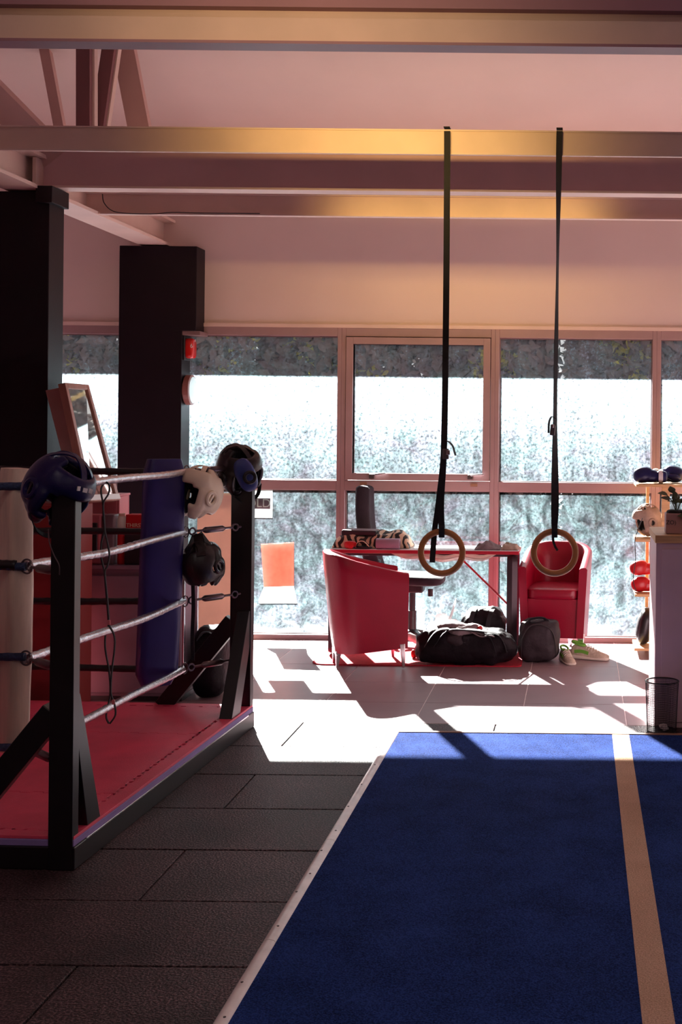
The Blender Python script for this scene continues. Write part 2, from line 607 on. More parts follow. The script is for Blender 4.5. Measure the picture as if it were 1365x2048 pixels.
    def build(self, name, m, parent=None, bevel=0.0, seg=2, smooth=40, solid=0.0, sub=0, world=True):
        off = Vector((0, 0, 0))
        if parent is not None:
            if world:
                q = parent
                while q is not None:
                    off += q.location
                    q = q.parent
        else:
            lo = Vector([min(p[i] for p in self.v) for i in range(3)])
            hi = Vector([max(p[i] for p in self.v) for i in range(3)])
            off = Vector(((lo.x + hi.x) / 2, (lo.y + hi.y) / 2, lo.z))
        me = bpy.data.meshes.new(name)
        me.from_pydata([p - off for p in self.v], [], self.f)
        bm = bmesh.new()
        bm.from_mesh(me)
        bmesh.ops.recalc_face_normals(bm, faces=bm.faces)
        bm.to_mesh(me)
        bm.free()
        if smooth:
            me.polygons.foreach_set('use_smooth', [True] * len(me.polygons))
            me.set_sharp_from_angle(angle=R(smooth))
        me.materials.append(M[m] if isinstance(m, str) else m)
        o = bpy.data.objects.new(name, me)
        COL.objects.link(o)
        o.parent = parent
        if parent is None:
            o.location = off
        if solid:
            s = o.modifiers.new('solid', 'SOLIDIFY')
            s.thickness = solid
            s.offset = 0
        if bevel:
            b = o.modifiers.new('bevel', 'BEVEL')
            b.width = bevel
            b.segments = seg
            b.limit_method = 'ANGLE'
            b.angle_limit = R(40)
        if sub:
            s = o.modifiers.new('sub', 'SUBSURF')
            s.levels = sub
            s.render_levels = sub
        return o


def tag(o, label=None, cat=None, group=None, kind=None):
    if label:
        o['label'] = label
    if cat:
        o['category'] = cat
    if group:
        o['group'] = group
    if kind:
        o['kind'] = kind
    return o


def thing(name, label, cat, loc=(0, 0, 0), rz=0.0, group=None, kind=None):
    o = bpy.data.objects.new(name, None)
    o.empty_display_size = 0.1
    COL.objects.link(o)
    o.location = loc
    o.rotation_euler = (0, 0, rz)
    return tag(o, label, cat, group, kind)


def share(src, name, loc, parent=None, rot=None):
    """another object with the same mesh data"""
    o = bpy.data.objects.new(name, src.data)
    COL.objects.link(o)
    o.parent = parent
    o.location = loc
    if rot:
        o.rotation_euler = rot
    for md in src.modifiers:
        n = o.modifiers.new(md.name, md.type)
        for p in ('width', 'segments', 'limit_method', 'angle_limit', 'thickness', 'offset', 'levels', 'render_levels'):
            if hasattr(md, p):
                setattr(n, p, getattr(md, p))
    return o


def smooth_path(pts, k=8):
    """Catmull-Rom through the points"""
    pts = [Vector(p) for p in pts]
    out = []
    for i in range(len(pts) - 1):
        p0 = pts[max(i - 1, 0)]
        p1, p2 = pts[i], pts[i + 1]
        p3 = pts[min(i + 2, len(pts) - 1)]
        for j in range(k):
            t = j / k
            out.append(0.5 * ((2 * p1) + (p2 - p0) * t + (2 * p0 - 5 * p1 + 4 * p2 - p3) * t * t + (3 * p1 - p0 - 3 * p2 + p3) * t ** 3))
    out.append(pts[-1])
    return out


def ribbon(mb, pts, width, thick, wdir, k=8):
    """flat strap through the points, width along wdir (one vector or one per point)"""
    raw = [Vector(p) for p in pts]
    path = smooth_path(raw, k)
    n = len(path)
    if isinstance(wdir, list):
        wd = smooth_path(wdir, k)
    else:
        wd = [Vector(wdir)] * n
    ring = []
    for i, p in enumerate(path):
        d = (path[min(i + 1, n - 1)] - path[max(i - 1, 0)]).normalized()
        w = wd[i] - d * wd[i].dot(d)
        w.normalize()
        t = d.cross(w)
        ring.append([p + w * a * width / 2 + t * b * thick / 2 for a, b in ((-1, -1), (1, -1), (1, 1), (-1, 1))])
    vs_ = [q for r in ring for q in r]
    fs = [(3, 2, 1, 0), tuple((n - 1) * 4 + j for j in range(4))]
    for i in range(n - 1):
        for j in range(4):
            fs.append((i * 4 + j, i * 4 + (j + 1) % 4, i * 4 + 4 + (j + 1) % 4, i * 4 + 4 + j))
    return mb.add(vs_, fs)


def lettering(name, txt, size, m4, m, parent, depth=0.001):
    cu = bpy.data.curves.new(name, 'FONT')
    cu.body = txt
    cu.size = size
    cu.extrude = depth
    cu.align_x = 'CENTER'
    cu.align_y = 'CENTER'
    t = bpy.data.objects.new(name, cu)
    COL.objects.link(t)
    dg = bpy.context.evaluated_depsgraph_get()
    me = bpy.data.meshes.new_from_object(t.evaluated_get(dg))
    bpy.data.objects.remove(t)
    off = Vector((0, 0, 0))
    q = parent
    while q is not None:
        off += q.location
        q = q.parent
    me.transform(Matrix.Translation(-off) @ m4)
    me.materials.clear()
    me.materials.append(M[m])
    o = bpy.data.objects.new(name, me)
    COL.objects.link(o)
    o.parent = parent
    return o


# ================================================================== THE SETTING
WY = 9.20                       # inner face of the window wall
XL, XR, YB = -4.6, 4.6, -7.0    # left, right and rear walls

floor = tag(MB().box(XL, XR, YB, WY + 0.3, -0.30, -0.012).build('floor', 'grout', smooth=0), kind='structure')
# rubber mats: rows half a metre deep, joints staggered by half a mat
proto = None
YE = 6.66
for r in range(21):
    y1 = YE - 0.5 * r
    if y1 < -3.2:
        break
    x0 = -1.42 + (0.5 if r % 2 else 0.0)
    for k in range(-4, 7):
        xa, xb = x0 + k, x0 + k + 1
        if xa > XR - 0.4 or xb < XL + 0.3 or (y1 < 2.2 and k > 2):
            continue
        loc = Vector((xa + 0.5, y1 - 0.25, -0.012)) - floor.location
        if proto is None:
            proto = MB().box(-0.4965, 0.4965, -0.2465, 0.2465, 0, 0.012).build('rubber_mat', 'rubber', bevel=0.003, smooth=0)
            proto.parent = floor
            proto.location = loc
        else:
            share(proto, 'rubber_mat', loc + Vector((0, 0, random.uniform(-0.0008, 0.0008))), floor,
                  (0, 0, random.uniform(-0.0015, 0.0015)))
# dark bed under the rubber mats so that the joints read dark
MB().box(XL, XR, YB, YE, -0.0125, -0.008).build('mat_bed', 'rubber', floor, smooth=0)
TS = 0.556
MB().box(XL, XR, YE, WY + 0.05, -0.0125, -0.0012).build('tile_bed', 'grout', floor, smooth=0)
rows = [(YE + 0.002, 7.154), (7.154, 7.71), (7.71, 8.266), (8.266, 8.822), (8.822, WY + 0.05)]
for a, b in rows:
    pr = None
    for k in range(-9, 9):
        xa = 0.262 + TS * k
        if xa + TS > XR + 0.3 or xa < XL - 0.3:
            continue
        loc = Vector((xa + TS / 2, (a + b) / 2, -0.012)) - floor.location
        if pr is None:
            pr = MB().box(-TS / 2 + 0.002, TS / 2 - 0.002, -(b - a) / 2 + 0.002, (b - a) / 2 - 0.002, 0, 0.012).build('floor_tile', 'tile', bevel=0.001, smooth=0)
            pr.parent = floor
            pr.location = loc
        else:
            share(pr, 'floor_tile', loc, floor)

# walls, ceiling
HD = 2.245                      # underside of the window head
ZW = 3.60
back = MB().box(XL, XR, WY, WY + 0.25, HD, ZW).build('wall_back', 'wall_paint', smooth=0)
tag(back, kind='structure')
MB().box(XL, XR, WY - 0.02, WY + 0.02, HD - 0.005, HD + 0.02).build('wall_bead', 'beam_pale', back, smooth=0)
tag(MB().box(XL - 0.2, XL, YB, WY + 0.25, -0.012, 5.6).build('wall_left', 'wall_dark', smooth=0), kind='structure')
tag(MB().box(XR, XR + 0.2, YB, WY + 0.25, -0.012, 5.6).build('wall_right', 'wall_paint', smooth=0), kind='structure')
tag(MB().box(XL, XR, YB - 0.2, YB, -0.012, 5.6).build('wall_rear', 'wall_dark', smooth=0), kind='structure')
cl = MB()
cl.hexa([(XL, WY + 0.25, ZW - 0.06), (XR, WY + 0.25, ZW - 0.06), (XR, 3.4, 5.0), (XL, 3.4, 5.0)], (0, 0, 0.15))
ceil = tag(cl.build('ceiling', 'ceiling_paint', smooth=0), kind='structure')
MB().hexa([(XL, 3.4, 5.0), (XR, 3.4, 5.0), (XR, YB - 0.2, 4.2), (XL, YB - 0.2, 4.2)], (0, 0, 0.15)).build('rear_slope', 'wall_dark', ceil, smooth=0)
tag(MB().box(-9, 9, WY + 0.25, 10.50, 2.60, 2.80).build('trim_1', 'render_white', smooth=0), kind='structure')   # eaves


def ibeam(name, m, axis, c, L0, L1, z0, z1, fw=0.10, ft=0.012, wt=0.012, flange=None):
    """steel I-beam along 'X' or 'Y'"""
    mb = MB()
    fl = MB() if flange else mb
    if axis == 'X':
        mb.box(L0, L1, c - wt / 2, c + wt / 2, z0 + ft, z1 - ft)
        fl.box(L0, L1, c - fw / 2, c + fw / 2, z0, z0 + ft)
        fl.box(L0, L1, c - fw / 2, c + fw / 2, z1 - ft, z1)
    else:
        mb.box(c - wt / 2, c + wt / 2, L0, L1, z0 + ft, z1 - ft)
        fl.box(c - fw / 2, c + fw / 2, L0, L1, z0, z0 + ft)
        fl.box(c - fw / 2, c + fw / 2, L0, L1, z1 - ft, z1)
    o = mb.build(name, m, smooth=0)
    tag(o, kind='structure')
    if flange:
        fl.build('flange', flange, o, smooth=0)
    return o


def zat(y, Y, x=700):
    return P(x, y, Y).z


# beams across the hall (nearest first) and the girder that runs back over the columns
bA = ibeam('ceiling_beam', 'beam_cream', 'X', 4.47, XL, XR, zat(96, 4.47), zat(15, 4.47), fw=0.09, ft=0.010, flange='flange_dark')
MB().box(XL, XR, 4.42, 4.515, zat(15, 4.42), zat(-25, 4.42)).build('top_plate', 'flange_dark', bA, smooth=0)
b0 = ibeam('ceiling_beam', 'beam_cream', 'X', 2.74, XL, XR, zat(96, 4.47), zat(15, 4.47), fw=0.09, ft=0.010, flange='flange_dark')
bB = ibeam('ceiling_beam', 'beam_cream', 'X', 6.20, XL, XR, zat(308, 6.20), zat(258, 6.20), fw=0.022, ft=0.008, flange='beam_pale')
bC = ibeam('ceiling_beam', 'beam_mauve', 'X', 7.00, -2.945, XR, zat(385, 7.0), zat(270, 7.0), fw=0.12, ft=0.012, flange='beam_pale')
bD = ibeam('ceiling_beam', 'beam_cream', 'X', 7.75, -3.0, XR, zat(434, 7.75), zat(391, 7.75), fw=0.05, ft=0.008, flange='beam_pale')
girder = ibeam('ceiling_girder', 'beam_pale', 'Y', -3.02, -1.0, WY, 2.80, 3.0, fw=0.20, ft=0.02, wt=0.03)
# bolted end plates on the girder
MB().box(-2.965, -2.945, 6.90, 7.10, 2.825, 2.975).build('end_plate', 'beam_pale', girder, smooth=0)
# cable dangling along the far beam
tag(MB().tube(smooth_path([P(205, 388, 7.70), P(208, 405, 7.70), P(222, 420, 7.70), P(245, 426, 7.70), P(300, 428, 7.7), P(345, 425, 7.70), P(400, 426, 7.70), P(520, 427, 7.7)]), 0.003, 6)
    .build('cable', 'plastic_black'), 'thin black cable sagging along the yellowish beam under the ceiling', 'cable')

# roof truss at the left: bars from pixel end points at their own depth
tb = [
    ('truss_pink', (-720, -517), (150, 353), 5.4, 7.15, 0.145, 0.12),
    ('truss_dark', (169, 30), (169, 330), 7.45, 7.45, 0.080, 0.05),
    ('beam_pale', (188, 30), (188, 330), 7.49, 7.49, 0.026, 0.05),
    ('truss_dark', (229, 30), (186, 330), 7.60, 7.60, 0.075, 0.05),
    ('beam_pale', (246, 30), (203, 330), 7.64, 7.64, 0.024, 0.05),
    ('truss_pink', (236, 30), (294, 330), 7.85, 7.85, 0.130, 0.06),
    ('truss_pink', (89, 88), (134, 330), 8.05, 8.05, 0.062, 0.05),
]
tr = thing('roof_truss', None, None, (-2.93, 7.4, 3.12), kind='structure')
for m_, a, b, ya, yb, w, h in tb:
    MB().bar(P(a[0], a[1], ya), P(b[0], b[1], yb), w, h, up=(0, 1, 0)).build('truss_bar', m_, tr, smooth=0)

# columns
def column(name, x0, x1, y0, y1, z1):
    o = MB().box(x0, x1, y0, y1, 0, z1).build(name, 'column_black', bevel=0.004)
    return tag(o, kind='structure')


c1 = column('column', -3.40, -2.872, 6.90, 7.10, 2.79)
MB().box(-2.93, -2.842, 6.86, 7.09, 2.725, 2.815).build('column_cap', 'column_black', c1, bevel=0.003)
c2 = column('column', -3.25, -2.805, 9.00, WY, 2.20)
MB().box(-3.25, -2.705, 9.00, WY, 2.195, 2.79).build('column_casing', 'column_black', c2, bevel=0.004)
MB().box(-2.82, -2.68, 9.01, WY, 2.165, 2.195).build('column_ledge', 'alu_gasket', c2, bevel=0.003)

# ------------------------------------------------------------------ windows
GY = WY + 0.045                 # plane of the glass


def wx(px):
    return P(px, 850, WY).x


def pane_frame(win, name, x0, x1, z0, z1, t, y0, y1, m='alu_frame'):
    mb = MB()
    mb.box(x0, x0 + t, y0, y1, z0, z1)
    mb.box(x1 - t, x1, y0, y1, z0, z1)
    mb.box(x0 + t, x1 - t, y0, y1, z0, z0 + t)
    mb.box(x0 + t, x1 - t, y0, y1, z1 - t, z1)
    return mb.build(name, m, win, bevel=0.002, smooth=0)


MID0, MID1 = 1.075, 1.145        # transom
cuts = [XL, -4.05, -2.92, wx(683), wx(990), wx(1313), wx(1313) + 1.15, wx(1313) + 2.30, XR]
opener = 3
for i in range(len(cuts) - 1):
    xa, xb = cuts[i], cuts[i + 1]
    w = thing('window_%d' % (i + 1), None, None, ((xa + xb) / 2, GY, 0), kind='structure')
    fw = 0.030
    f = MB()
    f.box(xa, xa + fw, WY - 0.01, WY + 0.09, 0.0, HD)
    f.box(xb - fw, xb, WY - 0.01, WY + 0.09, 0.0, HD)
    f.box(xa + fw, xb - fw, WY - 0.01, WY + 0.09, 0.0, 0.035)
    f.box(xa + fw, xb - fw, WY - 0.01, WY + 0.09, MID0, MID1)
    f.box(xa + fw, xb - fw, WY - 0.01, WY + 0.09, HD - 0.065, HD - 0.005)
    f.build('window_frame', 'alu_frame', w, bevel=0.003, smooth=0)
    xi0, xi1 = xa + fw, xb - fw
    MB().box(xi0, xi1, GY - 0.003, GY + 0.003, 0.035, MID0).build('pane', 'dirty_glass', w, smooth=0)
    pane_frame(w, 'gasket', xi0, xi1, 0.035, MID0, 0.006, GY - 0.012, GY + 0.010, 'alu_gasket')
    if i == opener:
        s = pane_frame(w, 'sash', xi0 + 0.004, xi1 - 0.004, MID1 + 0.004, HD - 0.07, 0.050, WY - 0.022, GY + 0.02)
        pane_frame(w, 'sash_bead', xi0 + 0.030, xi1 - 0.030, MID1 + 0.030, HD - 0.096, 0.024, WY - 0.012, GY + 0.012, 'alu_frame')
        MB().box(xi0 + 0.05, xi1 - 0.05, GY - 0.003, GY + 0.003, MID1 + 0.05, HD - 0.116).build('pane', 'dirty_glass', w, smooth=0)
        for hx in (0.19, 0.83):
            hx = xa + hx * (xb - xa) + 0.02
            h = MB().box(hx - 0.02, hx + 0.02, WY - 0.045, WY - 0.02, MID1 + 0.015, MID1 + 0.05).build('catch', 'steel_dark', w, bevel=0.004)
            MB().bar((hx, WY - 0.05, MID1 + 0.045), (hx + 0.10, WY - 0.055, MID1 + 0.055), 0.016, 0.010).build('lever', 'chrome', h, bevel=0.003)
        for hx in (0.15, 0.87):
            hx = xa + hx * (xb - xa)
            MB().box(hx - 0.025, hx + 0.025, WY - 0.016, WY - 0.008, MID1 - 0.035, MID1 - 0.012).build('hinge_plate', 'wood_trim', w, smooth=0)
    else:
        MB().box(xi0, xi1, GY - 0.003, GY + 0.003, MID1, HD - 0.065).build('pane', 'dirty_glass', w, smooth=0)
        pane_frame(w, 'gasket', xi0, xi1, MID1, HD - 0.065, 0.006, GY - 0.012, GY + 0.010, 'alu_gasket')

# outside: tarmac, kerb, hedge trees
tag(MB().box(-30, 30, WY + 0.3, 40, -0.30, -0.06).build('ground', 'asphalt', smooth=0), kind='structure')
tag(MB().box(-2.1, -0.85, 15.0, 15.1, -0.06, 0.18).build('kerb', 'kerb_red', bevel=0.02), kind='structure')


def tree(x, y, hh, rx, seed, label):
    rnd = random.Random(seed)
    root = thing('hedge_tree', label, 'tree', (x, y, -0.06), group='trees of the hedge beyond the windows')
    t = MB()
    t.tube(smooth_path([(x, y, -0.06), (x + 0.1, y, 0.6), (x - 0.05, y, 1.4)]), [0.10] * 17, 8)
    for k in range(5):
        a = k * 1.3 + seed
        t.tube([(x, y, 0.8), (x + 0.6 * math.cos(a), y + 0.5 * math.sin(a), hh * 0.7)], [0.05, 0.02], 6)
    t.build('trunk', 'bark', root)
    for part, m_, cnt in (('crown', 'hedge_leaf', 9000), ('leaf_cluster', 'hedge_leaf_yellow', 420)):
        mb = MB()
        cx = [(rnd.uniform(-rx * 0.7, rx * 0.7), rnd.uniform(1.9, hh - 0.5)) for _ in range(7)]
        for _ in range(cnt):
            if part == 'crown':
                p = Vector((x + rnd.uniform(-1, 1) * rx, y + rnd.uniform(-1.1, 1.1), rnd.uniform(0.0, hh)))
                if noise.noise(p * 1.7) < -0.45:
                    continue
            else:
                q = rnd.choice(cx)
                p = Vector((x + q[0] + max(-0.25, min(0.25, rnd.gauss(0, 0.15))), y - 0.75 + rnd.uniform(-0.1, 0.1), q[1] + rnd.gauss(0, 0.1)))
            s = rnd.uniform(0.06, 0.13) if part == 'crown' else rnd.uniform(0.04, 0.08)
            d1 = Vector((rnd.gauss(0, 1), rnd.gauss(0, 1), rnd.gauss(0, 1))).normalized()
            d2 = d1.orthogonal().normalized() * s * 0.55
            d1 *= s
            mb.add([p - d1, p - d2, p + d1, p + d2], [(0, 1, 2, 3)])
        tag(mb.build(part, m_, root, smooth=0), kind='stuff')


for k, (x, lab) in enumerate(((-6.9, 'dark hedge tree seen between the two black columns'), (-5.0, 'dark hedge tree behind the window beside the far black column'),
                              (-3.1, 'dark hedge tree behind the mullion left of the opening window'), (-1.2, 'dark hedge tree behind the mullion between the two gym rings'),
                              (0.7, 'dark hedge tree at the right end of the window wall'))):
    tree(x, 17.0 + 0.2 * (k % 2), 3.5, 0.90, 11 + k * 3, lab)

# ================================================================== FLOOR COVERINGS
CX0, CY1, CZ = -0.895, 6.40, 0.014
turf = thing('turf_carpet', 'blue turf carpet with a pale line, edged by a white strip', 'carpet', (1.2, 3.0, 0))
MB().box(CX0, XR - 0.1, -2.5, CY1, 0.0005, CZ).build('turf', 'turf_blue', turf, smooth=0)
MB().box(0.178, 0.263, -2.5, CY1 - 0.001, CZ - 0.002, CZ + 0.0015).build('line_marking', 'turf_line', turf, smooth=0)
segs = [(-2.5, 3.20), (3.203, 3.80), (3.803, 4.72), (4.723, CY1 + 0.02)]
for a, b in segs:
    e = MB()
    prof = [(-0.022, 0.0), (-0.022, 0.010), (-0.014, 0.020), (0.0, 0.023), (0.014, 0.020), (0.022, 0.010), (0.022, 0.0)]
    e.prism(prof, b - a, o=(CX0 - 0.012, a, 0.0005))
    e = e.build('edge_strip', 'edge_white', turf, smooth=50)
    y = a + 0.10
    while y < b and b > 2.5:
        if y > 2.5:
            MB().lathe([(0.004, 0), (0.004, 0.0015)], (CX0 - 0.012 + random.uniform(-0.006, 0.008), y, 0.0228), 8).build('screw', 'screw', e)
        y += random.uniform(0.16, 0.34)
MB().box(CX0 - 0.03, XR - 0.1, CY1, CY1 + 0.03, 0.0005, 0.018).build('end_strip', 'wood_trim', turf, bevel=0.004)

rug = MB()
pts = []
x0, x1, y0, y1 = -1.72, -0.36, 8.22, 8.95
for cx_, cy_, a0 in ((x1 - 0.04, y0 + 0.04, -90), (x1 - 0.04, y1 - 0.04, 0), (x0 + 0.1, y1 - 0.1, 90), (x0 + 0.1, y0 + 0.1, 180)):
    rr = 0.04 if cx_ > -1 else 0.1
    for k in range(6):
        a = R(a0 + k * 18)
        pts.append((cx_ + rr * math.cos(a), cy_ + rr * math.sin(a)))
rug.prism(pts, 0.008, o=(0, 0, 0.0005), ax=(1, 0, 0), ay=(0, 1, 0), az=(0, 0, 1))
tag(rug.build('rug', 'rug_red'), 'flat red rug lying under the desk and red tub chair', 'rug')

# ================================================================== BOXING RING (own axes: x to the right edge, y away)
RA = R(-2.3)
ring = thing('boxing_ring', 'low boxing ring with red puzzle mats, black posts and silver-taped ropes', 'boxing ring', (-1.735, 4.43, 0), RA)
RW, RL, RZ = 2.6, 2.12, 0.08


def rb(mb, name, m, parent=ring, **k):
    return mb.build(name, m, parent, world=False, **k)


# frame of square tube
fr = MB()
fr.box(-0.06, 0, 0, RL, 0, RZ)
fr.box(-RW, -RW + 0.06, 0, RL, 0, RZ)
fr.box(-RW + 0.06, -0.06, 0, 0.06, 0, RZ)
fr.box(-RW + 0.06, -0.06, RL - 0.06, RL, 0, RZ)
rb(fr, 'base_frame', 'ring_black', bevel=0.004, smooth=0)
rb(MB().box(-0.012, 0.001, 0.10, RL - 0.1, RZ - 0.004, RZ + 0.003), 'edge_rail', 'chrome', bevel=0.001, smooth=0)
rb(MB().box(-RW + 0.004, -0.004, 0.004, RL - 0.004, RZ, RZ + 0.024), 'underlay', 'mat_blue', bevel=0.003, smooth=0)


def teeth(p, q, n, d):
    """jigsaw edge from p to q"""
    p, q = Vector(p), Vector(q)
    t = (q - p) / n
    nr = Vector((-t.y, t.x)).normalized() * d
    out = []
    for i in range(n):
        s = 1 if i % 2 else -1
        a = p + t * i
        out += [a + t * 0.08 + nr * s, a + t * 0.92 + nr * s]
    return out


xs = [-0.075, -1.0, -1.95, -RW + 0.075]
ys = [0.075, 0.52, 1.48, RL - 0.075]
g = 0.0018
for i in range(3):
    for j in range(3):
        xa, xb = xs[i + 1] + g, xs[i] - g
        ya, yb = ys[j] + g, ys[j + 1] - g
        ny, nx = int((yb - ya) / 0.042) // 2 * 2, int((xb - xa) / 0.042) // 2 * 2
        out = teeth((xa, ya), (xb, ya), nx, 0.007) + teeth((xb, ya), (xb, yb), ny, 0.007) + teeth((xb, yb), (xa, yb), nx, 0.007) + teeth((xa, yb), (xa, ya), ny, 0.007)
        rb(MB().prism(out, 0.011, o=(0, 0, RZ + 0.024), ay=(0, 1, 0), az=(0, 0, 1)), 'puzzle_mat', 'mat_red', bevel=0.0012, seg=1, smooth=0)
for (p, q, o1, o2) in (((xs[0], ys[0]), (xs[0], ys[3]), (-0.006, RL - 0.008), (-0.006, 0.008)),
                       ((xs[3], ys[3]), (xs[3], ys[0]), (-RW + 0.006, 0.008), (-RW + 0.006, RL - 0.008)),
                       ((xs[3], ys[0]), (xs[0], ys[0]), (-0.006, 0.008), (-RW + 0.006, 0.008)),
                       ((xs[0], ys[3]), (xs[3], ys[3]), (-RW + 0.006, RL - 0.008), (-0.006, RL - 0.008))):
    L_ = (Vector(q) - Vector(p)).length
    out = [tuple(v) for v in teeth(p, q, int(L_ / 0.042) // 2 * 2, 0.007)] + [o1, o2]
    rb(MB().prism(out, 0.011, o=(0, 0, RZ + 0.024), ay=(0, 1, 0), az=(0, 0, 1)), 'mat_border', 'mat_red', bevel=0.0012, seg=1, smooth=0)
MT = RZ + 0.034

# posts with their braces at the four corners
corner = {'nr': (0, 0), 'fr': (0, 1), 'nl': (1, 0), 'fl': (1, 1)}
PT = 1.34
for key, (lx, ly) in corner.items():
    sx, sy = (1 if lx else -1), (-1 if ly else 1)
    xo = -RW + 0.0 if lx else 0.0          # outer face of the post in x
    yo = RL if ly else 0.0
    pw = 0.085 if not ly else 0.108
    sxx = 1 if lx else -1
    xa, xb = sorted((xo + sxx * (0.008 if not lx else 0.008), xo + sxx * (0.008 + pw)))
    ya, yb = sorted((yo - sy * 0.003, yo + sy * 0.05))
    post = rb(MB().box(xa, xb, ya, yb, 0.0, PT), 'ring_post', 'ring_black', bevel=0.003)
    xc, yc = (xa + xb) / 2, (ya + yb) / 2
    # plate brace along the side edge
    bx_ = xo + sxx * 0.03
    yin = yb if not ly else ya
    dy = sy
    brc = MB()
    w_ = 0.07
    xq0, xq1 = sorted((xo + sxx * 0.012, xo + sxx * 0.075))
    poly = [(yin, 0.60), (yin + dy * 0.015, 0.60), (yin + dy * (0.205 if not ly else 0.30), RZ + 0.01), (yin + dy * (0.09 if not ly else 0.16), RZ + 0.01), (yin, 0.42)]
    brc.prism(poly, xq1 - xq0, o=(xq0, 0, 0), ax=(0, 1, 0), ay=(0, 0, 1), az=(1, 0, 0))
    rb(brc, 'side_brace', 'ring_black', bevel=0.003)
    # tube brace across the end
    xin = xa if not lx else xb
    rb(MB().bar((xin + sxx * -0.01, yc, 0.545), (xin + sxx * 0.35, yc, RZ + 0.02), 0.05, 0.085, up=(0, 0, 1)), 'end_brace', 'ring_black', bevel=0.003)

RC = {'nr': Vector((-0.33, 0.31)), 'fr': Vector((-0.275, 1.84)), 'nl': Vector((-RW + 0.33, 0.31)), 'fl': Vector((-RW + 0.28, 1.84))}
HZ = (1.315, 1.015, 0.675, 0.345)


def rope(a, b, z, r, m, ridges=True, sag=0.0):
    n = 90
    pts, rs = [], []
    for i in range(n + 1):
        t = i / n
        p = a.lerp(b, t)
        pts.append((p.x, p.y, z + 0.004 * math.sin(t * 9 + z * 7) - sag * 4 * t * (1 - t)))
        rs.append(r * (1 + (0.05 * math.sin(i * 1.9) + random.uniform(-0.04, 0.04) if ridges else 0.05 * math.sin(i * 2.4))))
    return MB().tube(pts, rs, 12)


def turnbuckle(a, b, z):
    """O-ring at the rope corner a, screw body towards the post at b"""
    a, b = Vector((a.x, a.y, z)), Vector((b[0], b[1], z + 0.012))
    d = (b - a).normalized()
    L_ = (b - a).length
    s = d.cross(Vector((0, 0, 1)))
    mb = MB()
    mb.torus(a + d * 0.045, 0.016, 0.005, s, 18, 6)
    mb.tube([a + d * 0.06, a + d * L_ * 0.32], 0.006, 8)
    mb.tube([a + d * L_ * 0.30, a + d * L_ * 0.34, a + d * L_ * 0.62, a + d * L_ * 0.66], [0.008, 0.016, 0.016, 0.008], 10)
    mb.tube([a + d * L_ * 0.64, a + d * (L_ - 0.07)], 0.006, 8)
    mb.torus(a + d * (L_ - 0.055), 0.016, 0.006, s, 18, 6)
    mb.tube([a + d * (L_ - 0.04), b + d * 0.005], 0.006, 8)
    t = rb(mb, 'turnbuckle', 'steel_dark')
    q = MB().torus(a + d * 0.01, 0.026, 0.0035, (d * 0.6 + s).normalized(), 24, 6)
    rb(q, 'o_ring', 'steel_dark', t)


for z in HZ:
    sag = 0.012
    rb(rope(RC['nr'], RC['fr'], z, 0.017, 'tape_silver', sag=sag), 'ring_rope', 'tape_silver')
    rb(rope(RC['nl'], RC['fl'], z, 0.017, 'tape_silver', sag=sag), 'ring_rope', 'tape_silver')
    rb(rope(RC['fl'], RC['fr'], z, 0.017, 'tape_black', sag=0.006), 'ring_rope', 'tape_black')
    rb(rope(RC['nl'], RC['nr'], z, 0.015, 'rope_blue', ridges=False, sag=0.006), 'ring_rope', 'rope_blue')
    for key, (lx, ly) in corner.items():
        px_ = -RW + 0.05 if lx else -0.05
        py_ = RL - 0.03 if ly else 0.03
        turnbuckle(RC[key], (px_, py_), z)
# short sleeve of black tape on the second near rope
rb(rope(Vector((-0.365, 0.31)), Vector((-1.2, 0.31)), HZ[1], 0.019, 'tape_black'), 'rope_sleeve', 'tape_black')


def corner_pad(key, m, ang, z0, z1, w, t, off, lean):
    c = RC[key] + off
    mb = MB()
    n = 18
    ax = Vector((math.cos(ang), math.sin(ang), 0))
    ay = Vector((-math.sin(ang), math.cos(ang), 0))
    ringn = 20
    base = len(mb.v)
    for i in range(n + 1):
        tt = i / n
        z = z0 + (z1 - z0) * tt
        k = min(1.0, 0.90 + 0.10 * math.sin(math.pi * min(1, max(0, tt))) ** 0.3)
        end = 1.0 - 0.25 * max(0, (0.03 - tt) / 0.03) - 0.12 * max(0, (tt - 0.97) / 0.03)
        cc = Vector((c.x, c.y, z)) + ax * lean * (1 - tt) ** 1.5
        for j in range(ringn):
            a = 2 * math.pi * j / ringn
            ex = 0.38
            px_ = math.copysign(abs(math.cos(a)) ** ex, math.cos(a)) * w / 2 * k * end
            py_ = math.copysign(abs(math.sin(a)) ** ex, math.sin(a)) * t / 2 * k * end
            wob = 0.004 * noise.noise(Vector((a * 2, tt * 6, ang)))
            mb.v.append(cc + ax * (px_ + wob) + ay * (py_ + wob))
    for i in range(n):
        for j in range(ringn):
            a = base + i * ringn + j
            b = base + i * ringn + (j + 1) % ringn
            mb.f.append((a, b, b + ringn, a + ringn))
    mb.f.append(tuple(base + j for j in range(ringn))[::-1])
    mb.f.append(tuple(base + n * ringn + j for j in range(ringn)))
    o = rb(mb, 'corner_pad', m, smooth=60)
    return o


pd = corner_pad('fr', 'pad_blue', R(135 + 90), 0.28, 1.375, 0.20, 0.085, Vector((-0.075, -0.075)), 0.03)
pd['label'] = 'dark blue vinyl corner pad'
pd = corner_pad('nr', 'pad_white', R(-45 + 180), 0.30, 1.375, 0.20, 0.09, Vector((-0.085, 0.085)), 0.02)
pd['label'] = 'worn cream corner pad'

# ================================================================== GEAR ON THE RING


